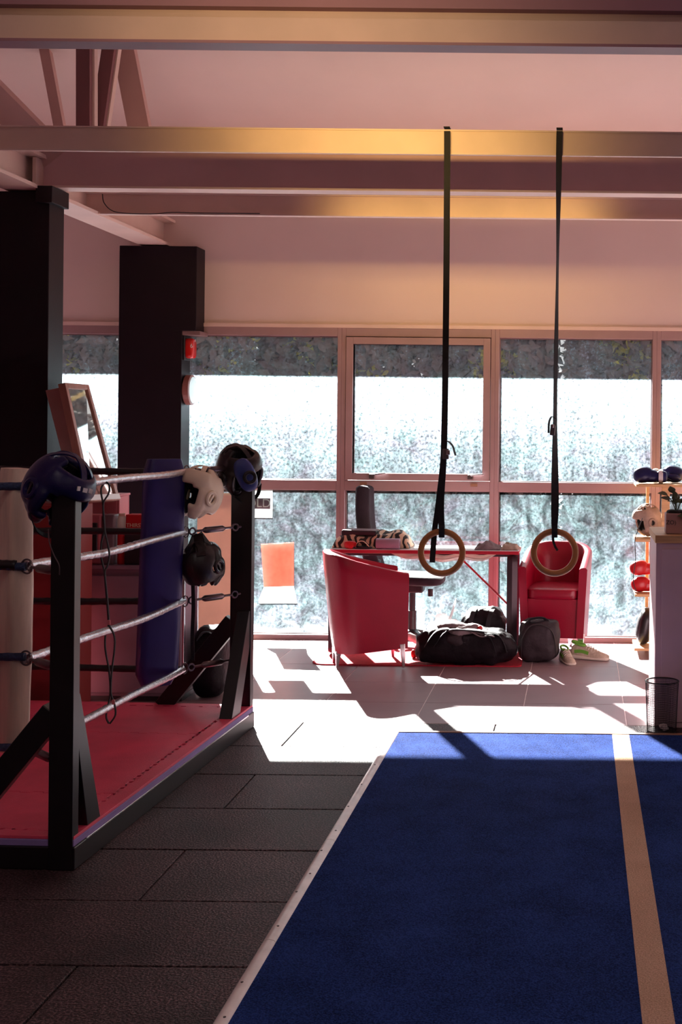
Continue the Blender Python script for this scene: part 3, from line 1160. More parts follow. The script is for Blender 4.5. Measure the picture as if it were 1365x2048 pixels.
def headgear(name, label, c, rot, m, m_in, s=1.0, patch=None, ear='leather_black', group='boxing headgear on the ring', straps=True, ext=None):
    """padded head guard: open face (towards -y), open crown with straps, ear rings, cheek pads, chin strap"""
    root = thing(name, label, 'headgear', c, 0, group)
    mtx = Euler(rot).to_matrix()

    def T(p):
        return (mtx @ Vector(p)) * s + Vector(c)
    mb = MB()
    nu, nv = 40, 20

    def sp(az, el, k=1.0):
        # az 0 = face, measured round to the ears at +-90 degrees
        return Vector((math.sin(az) * math.cos(el) * 0.098 * k, -math.cos(az) * math.cos(el) * 0.118 * k, math.sin(el) * 0.132 * k))
    idx = {}
    verts, faces = [], []
    for i in range(nv + 1):
        for j in range(nu):
            idx[i, j] = len(verts)
            az = -math.pi + 2 * math.pi * j / nu
            el = R(-68) + R(136) * i / nv
            k = 1.0
            if abs(az) < R(75) and R(18) < el < R(45):
                k = 1.10                      # brow roll
            if R(40) < abs(az) < R(80) and el < R(5):
                k = 1.10                      # cheek pads
            if el < R(-40):
                k *= 0.94
            verts.append(T(sp(az, el, k)))
    for i in range(nv):
        for j in range(nu):
            az = -math.pi + 2 * math.pi * (j + 0.5) / nu
            el = R(-68) + R(136) * (i + 0.5) / nv
            d = math.degrees(abs(az))
            e = math.degrees(el)
            if d < 40 and -75 < e < 16:
                continue                      # face
            if d < 58 and -30 < e < 4:
                continue
            if e < -42 and d > 105:
                continue                      # nape
            if e > 50 and not (abs(d - 90) < 16):
                continue                      # crown
            if (d - 96) ** 2 / 90 + (e + 8) ** 2 / 150 < 1:
                continue                      # ear
            q = (idx[i, j], idx[i, (j + 1) % nu], idx[i + 1, (j + 1) % nu], idx[i + 1, j])
            faces.append(q)
    mb.add(verts, faces)
    shell = mb.build('padded_shell', m, root, solid=0.026 * s, sub=1, smooth=180)
    # lining
    ln = MB()
    ln.add([Vector(c) + (p - Vector(c)) * 0.86 for p in verts], faces)
    ln.build('lining', m_in, root, solid=0.004 * s, smooth=180)
    for sg in (-1, 1):
        cen = T((sg * 0.108, -0.004, -0.016))
        nr = mtx @ Vector((sg, 0.1, 0))
        er = MB().torus(cen, 0.031 * s, 0.011 * s, nr, 22, 8).build('ear_ring', m, root)
        br = MB()
        up_ = mtx @ Vector((0, 0.3, 1))
        br.bar(cen - up_ * 0.028 * s, cen + up_ * 0.028 * s, 0.012 * s, 0.012 * s, up=nr)
        br.build('ear_bar', ear, er, bevel=0.002)
    st = MB()
    for k in range(2):
        a0 = R(0 if k else 50)
        pts = []
        for i in range(9):
            e = R(38) + R(104) * i / 8
            p = Vector((math.cos(e) * math.sin(a0) * 0.108, -math.cos(e) * math.cos(a0) * 0.13, math.sin(e) * 0.142))
            pts.append(T(p))
        ribbon(st, pts, 0.024 * s, 0.005, mtx @ Vector((math.cos(a0), math.sin(a0), 0)), 3)
    st.build('crown_strap', m, root)
    if straps:
        cs = MB()
        ribbon(cs, [T((-0.092, -0.055, -0.09)), T((-0.05, -0.08, -0.135)), T((0.01, -0.085, -0.150)), T((0.06, -0.08, -0.13)), T((0.092, -0.055, -0.09))], 0.02 * s, 0.004, mtx @ Vector((0, 1, 0.3)), 4)
        cs.build('chin_strap', 'webbing_black', root)
    if patch:
        pb = MB()
        for k in range(3):
            a = R(-14 + 14 * k)
            p = T(sp(a, R(31), 1.20))
            pb.obox(p, (0.019 * s, 0.004, 0.016 * s), (mtx @ Euler((R(-30), 0, -a)).to_matrix()).to_euler())
        pb.build('logo_patch', patch, root, smooth=0)
    return root


headgear('boxing_headgear', 'glossy navy head guard perched on the nearest ring post, white patches on its brow', P(114, 978, 4.49), (R(34), R(12), R(62)), 'leather_blue', 'lining_black', 0.96, patch='logo_white')
hg = headgear('boxing_headgear', 'black and blue head guard sitting on top of the far ring post', P(478, 940, 6.53), (R(20), R(-16), R(50)), 'leather_black', 'lining_black', 0.98, ear='leather_black')
MB().ell(P(492, 950, 6.42), (0.050, 0.022, 0.088), (R(5), R(-24), R(28)), e=0.8).build('cheek_panel', 'leather_blue_light', hg)
MB().torus(P(500, 955, 6.395), 0.026, 0.009, (0.3, -1, 0.05)).build('ear_hole', 'leather_black', hg)
hw = headgear('boxing_headgear', 'cream white head guard hung by its yellow strap below the top rope', P(397, 987, 6.33), (R(-16), R(4), R(-34)), 'leather_white', 'lining_black', 0.98, ear='leather_white', straps=False)
y_ = MB()
ribbon(y_, [P(388, 940, 6.30), P(396, 948, 6.27), P(402, 958, 6.25), P(408, 968, 6.25)], 0.022, 0.005, (1, 0, -0.6), 4)
y_.build('hanging_strap', 'leather_yellow', hw)
hb = headgear('boxing_headgear', 'black head guard dangling by its strap from the second rope', P(404, 1130, 6.33), (R(-14), R(6), R(160)), 'leather_black', 'lining_black', 0.88, straps=False)
for a, b in ((P(395, 1068, 6.33), P(372, 1125, 6.29)), (P(396, 1068, 6.33), P(436, 1122, 6.29)), (P(396, 1068, 6.33), P(403, 1112, 6.23))):
    q = MB()
    ribbon(q, [a, a.lerp(b, 0.5), b], 0.045, 0.006, (1, 0.1, 0), 4)
    q.build('hanging_strap', 'leather_black', hb)
q = MB()
ribbon(q, [P(386, 1165, 6.3), P(387, 1215, 6.3), P(385, 1268, 6.3), P(386, 1322, 6.3)], 0.018, 0.003, (1, 0, 0), 4)
q.build('loose_strap', 'webbing_black', hb)
# thin chin lace of the navy head guard
tag(MB().tube(smooth_path([P(97, 1058, 4.42), P(99, 1085, 4.40), P(108, 1110, 4.40), P(118, 1130, 4.40), P(119, 1150, 4.40)]), 0.0022, 6).build('cord', 'steel_dark'),
    'thin pale lace hanging down the front of the nearest ring post', 'cord')

# looped black strap over the right-hand ropes
LD = 5.42
ls = thing('hanging_strap', 'long black looped strap hanging over the silver ropes of the ring', 'strap', P(215, 1440, LD))
for sg, pts in ((-1, [(212, 963), (203, 975), (203, 990), (206, 1006), (207, 1035), (209, 1062), (203, 1085), (202, 1110), (206, 1130), (209, 1145), (213, 1190), (217, 1240), (217, 1252), (211, 1272), (211, 1300), (218, 1340), (221, 1385), (214, 1420), (213, 1436), (218, 1447)]),
                (1, [(212, 963), (219, 972), (217, 988), (207, 1006), (208, 1035), (210, 1062), (215, 1085), (219, 1110), (215, 1132), (210, 1145), (214, 1190), (218, 1240), (219, 1252), (229, 1272), (229, 1300), (224, 1340), (222, 1385), (229, 1408), (231, 1430), (220, 1447)])):
    dd = 0.035 * sg
    q = MB().tube(smooth_path([P(a, b, LD - dd) for a, b in pts], 4), 0.0052, 8, flat=(1.25, 0.7))
    q.build('strand', 'webbing_black', ls)
for x, y in ((218, 1245), (227, 1404)):
    MB().obox(P(x, y, LD - 0.045), (0.012, 0.008, 0.02)).build('stitch_tag', 'plastic_pink', ls, bevel=0.002)
# skipping rope at the far left
sk = thing('skipping_rope', 'thin black skipping rope hanging beside the cream corner pad', 'skipping rope', P(53, 1500, 4.9))
for dx in (0, 7):
    MB().tube(smooth_path([P(50 + dx * 0.2, 985, 4.9), P(51, 1080, 4.9), P(52 + dx * 0.1, 1150, 4.9)] if dx == 0 else [P(57, 1205, 4.9), P(60, 1290, 4.9), P(59, 1330, 4.9), P(56, 1420, 4.9), P(51, 1500, 4.9)]), 0.0045, 6).build('cord', 'webbing_black', sk)
MB().tube(smooth_path([P(55, 1205, 4.9), P(56, 1290, 4.9), P(57, 1330, 4.9), P(54, 1420, 4.9), P(51, 1500, 4.9)]), 0.0045, 6).build('cord', 'webbing_black', sk)
MB().tube([P(52, 1150, 4.9), P(53, 1165, 4.9), P(58, 1190, 4.9), P(58, 1208, 4.9)], [0.005, 0.010, 0.009, 0.006], 10).build('handle', 'plastic_black', sk)
MB().tube([P(56, 1176, 4.885), P(60, 1190, 4.885)], 0.004, 8).build('handle_label', 'label_white', sk)

# ================================================================== BEHIND THE RING
tag(MB().box(-3.35, -2.612, 6.69, 6.885, 0, 1.122).build('crash_mat', 'panel_darkred', bevel=0.012), 'dark red crash mat standing upright behind the boxing ring', 'mat')
gc = thing('low_cabinet', 'low grey cabinet behind the ring with a pink bin and boxes on top', 'cabinet', (-2.48, 7.25, 0))
MB().box(-2.79, -2.20, 7.10, 7.40, 0.03, 0.735).build('body', 'cabinet_grey', gc, bevel=0.004)
MB().box(-2.80, -2.19, 7.085, 7.41, 0.735, 0.757).build('top', 'cabinet_grey', gc, bevel=0.003)
MB().box(-2.77, -2.20, 7.12, 7.40, 0, 0.03).build('plinth', 'plastic_black', gc)
MB().box(-2.775, -2.215, 7.085, 7.10, 0.05, 0.70).build('door', 'cabinet_grey', gc, bevel=0.004)
for yy in (7.112, 7.36):
    MB().box(-2.20, -2.188, yy, yy + 0.022, 0.03, 0.735).build('reflection_strip', 'chrome', gc, bevel=0.002)  # bright strips stand in for window light reflected on the cabinet side
TZ = 0.757
pb = thing('storage_bin', 'pinkish red open storage bin on the low grey cabinet', 'bin', (-2.69, 7.33, TZ))
b_ = MB()
b_.box(-2.79, -2.60, 7.385, 7.40, TZ, 1.13)
b_.box(-2.79, -2.775, 7.24, 7.385, TZ, 1.13)
b_.box(-2.615, -2.60, 7.24, 7.385, TZ, 1.13)
b_.box(-2.775, -2.615, 7.24, 7.385, TZ, TZ + 0.012)
b_.box(-2.775, -2.615, 7.24, 7.25, TZ + 0.012, 1.13)
b_.build('body', 'plastic_pink', pb, bevel=0.003)
MB().box(-2.80, -2.595, 7.235, 7.405, 1.13, 1.142).build('lid', 'plastic_pink', pb, bevel=0.003)
sp_ = thing('countertop_machine', 'squat pink and grey machine standing in front of the pink storage bin', 'machine', (-2.66, 7.17, TZ))
MB().box(-2.755, -2.655, 7.115, 7.225, TZ, 1.035).build('housing', 'plastic_pink', sp_, bevel=0.012)
MB().box(-2.652, -2.584, 7.115, 7.215, TZ, 1.035).build('side_box', 'plastic_grey', sp_, bevel=0.008)
MB().box(-2.73, -2.675, 7.105, 7.117, 0.83, 0.99).build('screen', 'plastic_black', sp_, bevel=0.004)
rbx = thing('cardboard_box', 'red printed drinks box on the low grey cabinet beside column', 'box', (-2.42, 7.22, TZ))
MB().box(-2.528, -2.38, 7.14, 7.24, 0.93, 1.035).build('carton', 'plastic_red', rbx, bevel=0.003)
MB().box(-2.528, -2.30, 7.12, 7.25, TZ, 0.93).build('crate', 'plastic_black', rbx, bevel=0.006)
lettering('lettering', 'THIRST', 0.030, Matrix.Translation((-2.476, 7.1385, 0.975)) @ Matrix.Rotation(R(90), 4, 'X'), 'label_cream', rbx)
jar = thing('jar', 'clear lidded jar squeezed between grey machine and red box', 'jar', (-2.556, 7.16, TZ))
MB().lathe([(0.022, 0.0), (0.024, 0.01), (0.024, 0.16), (0.02, 0.19), (0.018, 0.20)], (-2.556, 7.16, TZ), 20).build('body', 'plastic_red', jar)
MB().lathe([(0.0245, 0.0), (0.025, 0.05), (0.020, 0.065)], (-2.556, 7.16, 0.96), 20).build('neck', 'film', jar)
MB().lathe([(0.018, 0.0), (0.018, 0.018)], (-2.556, 7.16, 1.022), 20).build('lid', 'cardboard', jar)

# framed mirror and plain board leaning against the column
B0, B1, T0, T1 = P(181, 1003, 6.78), P(241, 1000, 7.18), P(130, 765, 6.80), P(178, 769, 7.16)
fm = thing('framed_mirror', 'wood framed mirror leaning askew against the tall black column', 'mirror', (B0 + B1) / 2)
nrm = (B1 - B0).cross(T0 - B0).normalized()
if nrm.x < 0:
    nrm = -nrm


def lerp4(u, v):
    return (B0.lerp(B1, u)).lerp(T0.lerp(T1, u), v)


for u0, u1, v0, v1 in ((0, 0.10, 0, 1), (0.90, 1, 0, 1), (0.10, 0.90, 0, 0.045), (0.10, 0.90, 0.955, 1)):
    MB().hexa([lerp4(u0, v0), lerp4(u1, v0), lerp4(u1, v1), lerp4(u0, v1)], nrm * -0.040).build('frame_rail', 'frame_wood', fm, bevel=0.003)
MB().hexa([lerp4(0.10, 0.045) - nrm * 0.01, lerp4(0.90, 0.045) - nrm * 0.01, lerp4(0.90, 0.955) - nrm * 0.01, lerp4(0.10, 0.955) - nrm * 0.01], nrm * -0.012).build('mirror_glass', 'mirror', fm, smooth=0)
MB().hexa([lerp4(0.0, 0.01), lerp4(1, 0.01), lerp4(1, 0.055), lerp4(0.0, 0.055)], nrm * 0.004).build('price_strip', 'label_white', fm, smooth=0)
bq = [P(150, 1003, 6.86), P(178, 1003, 6.86), P(128, 774, 6.86), P(93, 781, 6.86)]
tag(MB().hexa(bq, (0.0, -0.015, 0)).build('wooden_board', 'board_pink', bevel=0.003), 'plain pinkish board leaning behind the framed mirror', 'board')

# alarm sounder and clock on the side of the far column
XC = -2.805
al = thing('alarm_beacon', 'small red alarm beacon fixed high on the far black column', 'alarm', P(377, 697, 9.10))
c_ = P(377, 697, 9.10)
MB().ell((XC + 0.032, 9.10, c_.z), (0.034, 0.055, 0.072), e=0.45).build('lens', 'alarm_red', al)
MB().box(XC, XC + 0.012, 9.03, 9.17, c_.z - 0.085, c_.z + 0.09).build('base', 'plastic_black', al, bevel=0.004)
lettering('lettering', '6', 0.04, Matrix.Translation((XC + 0.055, 9.0465, c_.z + 0.015)) @ Matrix.Rotation(R(90), 4, 'X'), 'logo_white', al)
cz_ = P(378, 780, 9.10).z
ck = thing('wall_clock', 'round pale wall clock on the side of the far black column', 'clock', (XC, 9.10, cz_ - 0.11))
my = Matrix.Rotation(R(90), 3, 'Y')
MB().lathe([(0.095, 0.0), (0.108, 0.01), (0.108, 0.048), (0.098, 0.052)], (XC, 9.10, cz_), 32, my).build('rim', 'clock_rim', ck)
MB().lathe([(0.094, 0.0), (0.094, 0.004), (0.05, 0.007)], (XC + 0.050, 9.10, cz_), 32, my).build('face', 'clock_face', ck)

# upright board lit from behind, black bag on the floor
cb = thing('cardboard_sheet', 'tall peach cardboard sheet leaning at the window behind the far post', 'board', P(428, 1270, 9.05))
MB().box(P(394, 1100, 9.05).x, P(470, 1100, 9.05).x, 9.05, 9.062, 0.0, P(428, 990, 9.05).z).build('sheet', 'cardboard', cb, bevel=0.002, smooth=0)
MB().box(P(394, 1100, 9.05).x, P(470, 1100, 9.05).x, 9.042, 9.066, P(428, 990, 9.05).z, P(428, 986, 9.05).z).build('top_edge', 'label_cream', cb, smooth=0)
kb = thing('kit_bag', 'black round-ended kit bag standing on the floor behind the far post', 'bag', (-2.085, 7.30, 0))
MB().ell((-2.085, 7.30, 0.20), (0.098, 0.15, 0.20), e=0.62, disp=0.012, dsc=9).build('body', 'nylon_black', kb)
MB().tube(smooth_path([(-2.13, 7.18, 0.33), (-2.10, 7.17, 0.375), (-2.06, 7.17, 0.375), (-2.04, 7.18, 0.33)]), 0.010, 6, flat=(1.6, 0.5)).build('handle', 'webbing_black', kb)

# notices stuck on the outside of the glass
OY = GY + 0.012


def gx(px, py):
    return P(px, py, OY)


pa = thing('window_notice', 'white window notice with pale letters on a dark band beside the far post', 'notice', gx(520, 1036))
a, b = gx(498, 983), gx(545, 1036)
MB().box(a.x - 0.06, b.x, OY, OY + 0.002, b.z, MID0 - 0.005).build('sheet', 'poster_white', pa, smooth=0)
a2, b2 = gx(498, 996), gx(541, 1018)
MB().box(a2.x - 0.05, b2.x, OY - 0.002, OY, b2.z, a2.z).build('band', 'poster_grey', pa, smooth=0)
lettering('lettering', 'SOLD', 0.085, Matrix.Translation(((a2.x - 0.05 + b2.x) / 2, OY - 0.003, (a2.z + b2.z) / 2)) @ Matrix.Rotation(R(90), 4, 'X'), 'poster_white', pa)
pr_ = thing('window_poster', 'red poster with a white lower half stuck on the lower left pane', 'poster', gx(556, 1208))
q = [gx(522, 1088), gx(588, 1084), gx(588, 1172), gx(528, 1174)]
MB().hexa(q, (0, 0.002, 0)).build('red_sheet', 'poster_red', pr_, smooth=0)
q = [gx(528, 1174), gx(588, 1172), gx(595, 1207), gx(518, 1207), gx(518, 1200)]
MB().add([p for p in q] + [p + Vector((0, 0.002, 0)) for p in q], [(4, 3, 2, 1, 0), (5, 6, 7, 8, 9)] + [(i, (i + 1) % 5, 5 + (i + 1) % 5, 5 + i) for i in range(5)]).build('white_sheet', 'poster_white', pr_, smooth=0)

# ================================================================== FURNITURE BY THE WINDOW


def tub_chair(label, loc, rz):
    root = thing('tub_chair', label, 'armchair', loc, rz, 'red tub chairs')
    hw, fy, by, rad = 0.235, -0.255, 0.255, 0.18
    # U-shaped plan from the left front round the back to the right front
    plan = []
    for i in range(5):
        plan.append((-hw, fy + (by - rad - fy) * i / 5))
    for i in range(9):
        a = math.pi - (math.pi / 2) * i / 8
        plan.append((-hw + rad + rad * math.cos(a), by - rad + rad * math.sin(a)))
    for i in range(1, 9):
        a = math.pi / 2 - (math.pi / 2) * i / 8
        plan.append((hw - rad + rad * math.cos(a), by - rad + rad * math.sin(a)))
    for i in range(1, 6):
        plan.append((hw, by - rad - (by - rad - fy) * i / 5))
    n = len(plan)
    th = 0.055

    def top(y):
        t = (y - fy) / (by - fy)
        return 0.600 + 0.135 * min(1, max(0, t)) ** 1.15

    def bot(y):
        t = (y - fy) / (by - fy)
        return 0.125 - 0.035 * t
    vs_, fs = [], []
    rows_ = 8
    for k in range(n):
        x, y = plan[k]
        zt, zb = top(y), bot(y)
        # inward direction
        a = plan[max(k - 1, 0)]
        b = plan[min(k + 1, n - 1)]
        d = Vector((b[0] - a[0], b[1] - a[1])).normalized()
        inn = Vector((d.y, -d.x))
        if inn.dot(Vector((-x, -y))) < 0 and abs(x) + abs(y) > 0.05:
            inn = -inn
        col = []
        for i in range(rows_):                       # outer face, narrower at the foot
            t = i / (rows_ - 1)
            s = 0.86 + 0.14 * t ** 0.8
            col.append((x * (0.90 + 0.10 * t), fy + (y - fy) * s, zb + (zt - 0.012 - zb) * t))
        p = Vector((x, y)) + inn * 0.012
        col.append((p.x, p.y, zt))
        p = Vector((x, y)) + inn * (th - 0.012)
        col.append((p.x, p.y, zt))
        for i in range(5):                           # inner face down to below the seat
            t = i / 4
            p = Vector((x, y)) + inn * (th + 0.012 * t)
            col.append((p.x, p.y, zt - 0.012 + (0.30 - zt) * t))
        p = Vector((x * 0.92, fy + (y - fy) * 0.87)) + inn * th
        col.append((p.x, p.y, zb))
        vs_ += col
    m_ = rows_ + 8
    for k in range(n - 1):
        for i in range(m_):
            fs.append((k * m_ + i, (k + 1) * m_ + i, (k + 1) * m_ + (i + 1) % m_, k * m_ + (i + 1) % m_))
    fs.append(tuple(range(m_)))
    fs.append(tuple((n - 1) * m_ + i for i in range(m_))[::-1])
    MB().add(vs_, fs).build('shell', 'red_leather', root, world=False, smooth=50)
    MB().ell((0, -0.025, 0.415), (0.186, 0.222, 0.042), e=0.35, nu=40).build('seat_cushion', 'red_leather', root, world=False)
    f_ = MB().add([(-0.17, -0.232, 0.12), (0.17, -0.232, 0.12), (0.185, -0.236, 0.385), (-0.185, -0.236, 0.385),
                   (-0.165, 0.13, 0.10), (0.165, 0.13, 0.10), (0.18, 0.16, 0.385), (-0.18, 0.16, 0.385)],
                  [(0, 1, 2, 3), (7, 6, 5, 4), (0, 4, 5, 1), (1, 5, 6, 2), (2, 6, 7, 3), (3, 7, 4, 0)])
    f_.build('front_panel', 'red_leather', root, world=False, bevel=0.008)
    for x, y in ((-0.190, -0.220), (0.190, -0.220), (-0.075, 0.165), (0.075, 0.165)):
        hz = 0.15 if y < 0 else 0.10
        sx = 1.06
        MB().bar((x * 1.0, y, hz), (x * sx, y * 1.05, 0.0), 0.050, 0.035, up=(0, 1, 0), w2=0.018, h2=0.016).build('leg', 'chrome', root, world=False, bevel=0.003)
    MB().box(-0.10, 0.10, 0.150, 0.182, 0.075, 0.098).build('rear_foot_bar', 'chrome', root, world=False, bevel=0.003)
    return root


tub_chair('red leather tub chair in front of the desk with its back to the ring', (-1.385, 8.25, 0.0085), R(108))
tub_chair('red leather tub chair beside the right desk leg, facing the room', (-0.145, 8.87, 0), R(-6))

# desk
DZ = 0.718
desk = thing('desk', 'white topped desk with red edge and dark loop legs by the window', 'desk', (-1.03, 8.6, 0.0085))
DX0, DX1, DY0, DY1 = -1.66, -0.395, 8.52, 8.86
MB().box(DX0, DX1, DY0, DY1, DZ - 0.026, DZ - 0.004).build('edge_board', 'red_edge', desk, bevel=0.003)
MB().box(DX0 + 0.002, DX1 - 0.002, DY0 + 0.002, DY1 - 0.002, DZ - 0.004, DZ).build('top', 'desk_top', desk, bevel=0.001)
for x in (DX0 + 0.03, DX1 - 0.045):
    y0, y1, z0, z1, r = DY0 + 0.02, DY1 - 0.02, 0.0225, DZ - 0.04, 0.04
    pts = []
    for cy_, cz2, a0 in ((y1 - r, z1 - r, 0), (y0 + r, z1 - r, 90), (y0 + r, z0 + r, 180), (y1 - r, z0 + r, 270)):
        for k in range(6):
            a = R(a0 + 18 * k)
            pts.append((x, cy_ + r * math.cos(a), cz2 + r * math.sin(a)))
    MB().tube(pts, 0.016, 4, closed=True, flat=(0.7, 2.2), up=(1, 0, 0)).build('leg', 'desk_leg', desk, smooth=30)
MB().box(DX0 + 0.06, DX1 - 0.08, DY1 - 0.06, DY1 - 0.03, DZ - 0.07, DZ - 0.026).build('crossbar', 'desk_leg', desk, bevel=0.002)
MB().tube([P(928, 1122, 8.70), P(1026, 1218, 8.70)], 0.007, 8).build('diagonal_stay', 'red_edge', desk)


def tray(u, v):
    x = -1.25 + 0.72 * u
    sag_ = 0.055 * (1 - (2 * u - 1) ** 4)
    return (x, 8.56 + 0.22 * v, DZ - 0.03 - sag_ * (0.4 + 0.6 * math.sin(math.pi * v)) - 0.01 * math.sin(u * 17))


MB().grid(tray, 24, 8).build('cable_sling', 'film', desk, solid=0.002)

# office chair behind the desk, facing right
oc = thing('office_chair', 'black swivel office chair half hidden behind the desk', 'chair', (-1.12, 8.98, 0))
bk = MB()


def backrest(u, v):
    z = 0.50 + 0.62 * v
    lean = -1.40 - 0.10 * v ** 0.8 + 0.05 * math.sin(math.pi * v) * -0.6
    hw_ = 0.135 * (1 - 0.25 * abs(2 * v - 1) ** 4)
    return (lean + 0.025 * math.cos(math.pi * (u - 0.5)) * -1, 9.03 + (u - 0.5) * 2 * hw_, z)


bk.grid(backrest, 12, 18)
bk.build('backrest', 'fabric_black', oc, solid=0.095, sub=1, smooth=180)
MB().ell((-1.16, 8.97, 0.475), (0.225, 0.20, 0.038), (0, R(2), 0), e=0.5, nu=32).build('seat', 'fabric_black', oc)
MB().box(-1.24, -1.08, 8.90, 9.04, 0.38, 0.44).build('mechanism', 'plastic_black', oc, bevel=0.01)
MB().lathe([(0.03, 0.10), (0.03, 0.25), (0.022, 0.25), (0.022, 0.38)], (-1.16, 8.97, 0), 16).build('gas_column', 'plastic_black', oc)
MB().tube([(-1.40, 8.98, 0.60), (-1.42, 8.98, 0.48), (-1.34, 8.98, 0.42), (-1.2, 8.97, 0.41)], [0.02] * 4, 8, flat=(1.8, 0.7)).build('back_bar', 'plastic_black', oc)
MB().lathe([(0.018, 0), (0.018, 0.05)], (-1.03, 8.93, 0.355), 14).build('adjuster_knob', 'plastic_black', oc)
for k in range(5):
    a = R(18 + 72 * k)
    rr = 0.19
    MB().bar((-1.16, 8.97, 0.11), (-1.16 + rr * math.cos(a), 8.97 + rr * math.sin(a), 0.075), 0.045, 0.03, w2=0.03, h2=0.02).build('base_arm', 'plastic_black', oc, bevel=0.004)
    MB().lathe([(0.022, -0.018), (0.025, -0.012), (0.025, 0.012), (0.022, 0.018)], (-1.16 + rr * math.cos(a), 8.97 + rr * math.sin(a), 0.0345), 14, Matrix.Rotation(R(90), 3, 'X')).build('caster', 'plastic_black', oc)

# things lying on the desk
def blanket():
    root = thing('blanket', 'crumpled zebra patterned fleece blanket heaped on the desk', 'blanket', (-1.40, 8.68, DZ))
    mb = MB()
    x0, x1, y0, y1 = -1.655, -1.13, 8.585, 8.845

    def fn(u, v):
        x, y = x0 + (x1 - x0) * u, y0 + (y1 - y0) * v
        ed = min(1, min(u, 1 - u) * 7) * min(1, min(v, 1 - v) * 5)
        ed = max(0.0, ed) ** 0.45
        h = (0.095 + 0.040 * noise.noise(Vector((x * 7, y * 7, 1.3))) + 0.02 * noise.noise(Vector((x * 16, y * 18, 4))) + 0.012 * math.sin(u * 9))
        h = max(0.02, h)
        bulge = 0.012 * noise.noise(Vector((x * 12, y * 12, 9)))
        return (x + bulge * 2, y + bulge, DZ + 0.003 + ed * h)
    mb.grid(fn, 44, 26)
    o = mb.build('cloth', 'zebra_fleece', root, sub=1, smooth=180)
    return root


blanket()
c_ = P(722, 1066, 8.70)
lp = thing('flat_case', 'flat black case lying on top of the zebra blanket', 'case', c_)
MB().obox(c_ + Vector((0, 0, 0.005)), (0.235, 0.16, 0.034), (0, R(1), 0)).build('body', 'plastic_black', lp, bevel=0.008)
MB().obox(c_ + Vector((0, 0, 0.023)), (0.225, 0.15, 0.004), (0, R(1), 0)).build('lid', 'plastic_grey', lp, bevel=0.002)
rl = thing('paper_roll', 'lilac hollow roll lying at the front edge of the desk', 'roll', (-1.27, 8.545, DZ))
my2 = Matrix.Rotation(R(90), 3, 'Y')
xa, xb = P(753, 1096, 8.545).x, P(800, 1096, 8.545).x
MB().lathe([(0.020, 0), (0.034, 0), (0.036, 0.004), (0.036, xb - xa - 0.004), (0.034, xb - xa), (0.020, xb - xa), (0.020, 0.001)], (xa, 8.550, DZ + 0.0365), 28, my2).build('roll', 'plastic_lilac', rl)
MB().lathe([(0.0198, 0), (0.0198, xb - xa - 0.012)], (xa + 0.004, 8.550, DZ + 0.0365), 28, my2).build('core', 'clock_rim', rl)
c_ = P(702, 1097, 8.55)
rd = thing('fabric_bundle', 'small bundle of red fabric in front of the zebra blanket', 'fabric bundle', (c_.x, 8.55, DZ))
MB().ell((c_.x, 8.55, DZ + 0.026), (0.045, 0.024, 0.028), e=0.7, disp=0.006, dsc=30, flatbot=DZ + 0.001).build('fabric', 'plastic_red', rd)
c_ = P(722, 1106, 8.532)
sl = thing('sliding_sandal', 'small dark sandal with pale rims lying on the desk behind the tub chair', 'sandal', (c_.x, 8.54, DZ))
MB().ell((c_.x, 8.55, DZ + 0.010), (0.075, 0.028, 0.010), e=0.8, flatbot=DZ + 0.001).build('sole', 'leather_black', sl)
q = MB()
ribbon(q, [(c_.x - 0.03, 8.532, DZ + 0.012), (c_.x - 0.015, 8.536, DZ + 0.045), (c_.x + 0.02, 8.54, DZ + 0.050), (c_.x + 0.055, 8.544, DZ + 0.018)], 0.035, 0.006, (0, 1, 0), 5)
q.build('band', 'leather_black', sl)
q = MB()
q.tube(smooth_path([(c_.x - 0.032, 8.52, DZ + 0.012), (c_.x - 0.016, 8.52, DZ + 0.048), (c_.x + 0.02, 8.52, DZ + 0.053), (c_.x + 0.058, 8.52, DZ + 0.018)]), 0.003, 6)
q.build('rim', 'label_cream', sl)


def crumple(label, x0, x1, y0, y1, h, m, seed, cat='cloth'):
    mb = MB()

    def fn(u, v):
        x, y = x0 + (x1 - x0) * u, y0 + (y1 - y0) * v
        ed = max(0, min(1, min(u, 1 - u) * 6) * min(1, min(v, 1 - v) * 4)) ** 0.5
        k = h * (0.55 + 0.7 * noise.noise(Vector((x * 14, y * 14, seed))) + 0.4 * noise.noise(Vector((x * 33, y * 33, seed))))
        jx = 0.015 * noise.noise(Vector((v * 4, seed, 0)))
        return (x + jx, y + jx, DZ + 0.002 + ed * max(0.006, k))
    mb.grid(fn, 30, 18)
    return tag(mb.build('crumpled_cloth', m, solid=0.002, smooth=180), label, cat)


xa = P(952, 1100, 8.62).x
crumple('crumpled grey cloth lying on the middle right of the desk', xa, xa + 0.17, 8.54, 8.70, 0.058, 'cloth_grey', 3.1)
crumple('brownish rumpled cloth at the right end of the desk', xa + 0.180, -0.40, 8.54, 8.72, 0.050, 'cloth_beige', 8.7)
c_ = P(1021, 1090, 8.62)
tag(MB().ell(c_, (0.012, 0.008, 0.016), (0, R(20), 0), 10, 6, e=1.3).build('yellow_clip', 'leather_yellow'), 'tiny yellow clip on the brownish cloth', 'clip')


def duffel(name, label, c, s, rz, m, seed, parts=()):
    root = thing(name, label, 'bag', (c[0], c[1], c[2]))
    b = MB().ell((c[0], c[1], c[2] + s[2] * 0.5), (s[0] / 2, s[1] / 2, s[2] * 0.52), (0, 0, rz), 56, 32, e=0.62, disp=0.035 * min(1, s[0] * 2), dsc=9, seed=seed, flatbot=c[2] + 0.001)
    b.build('body', m, root)
    return root


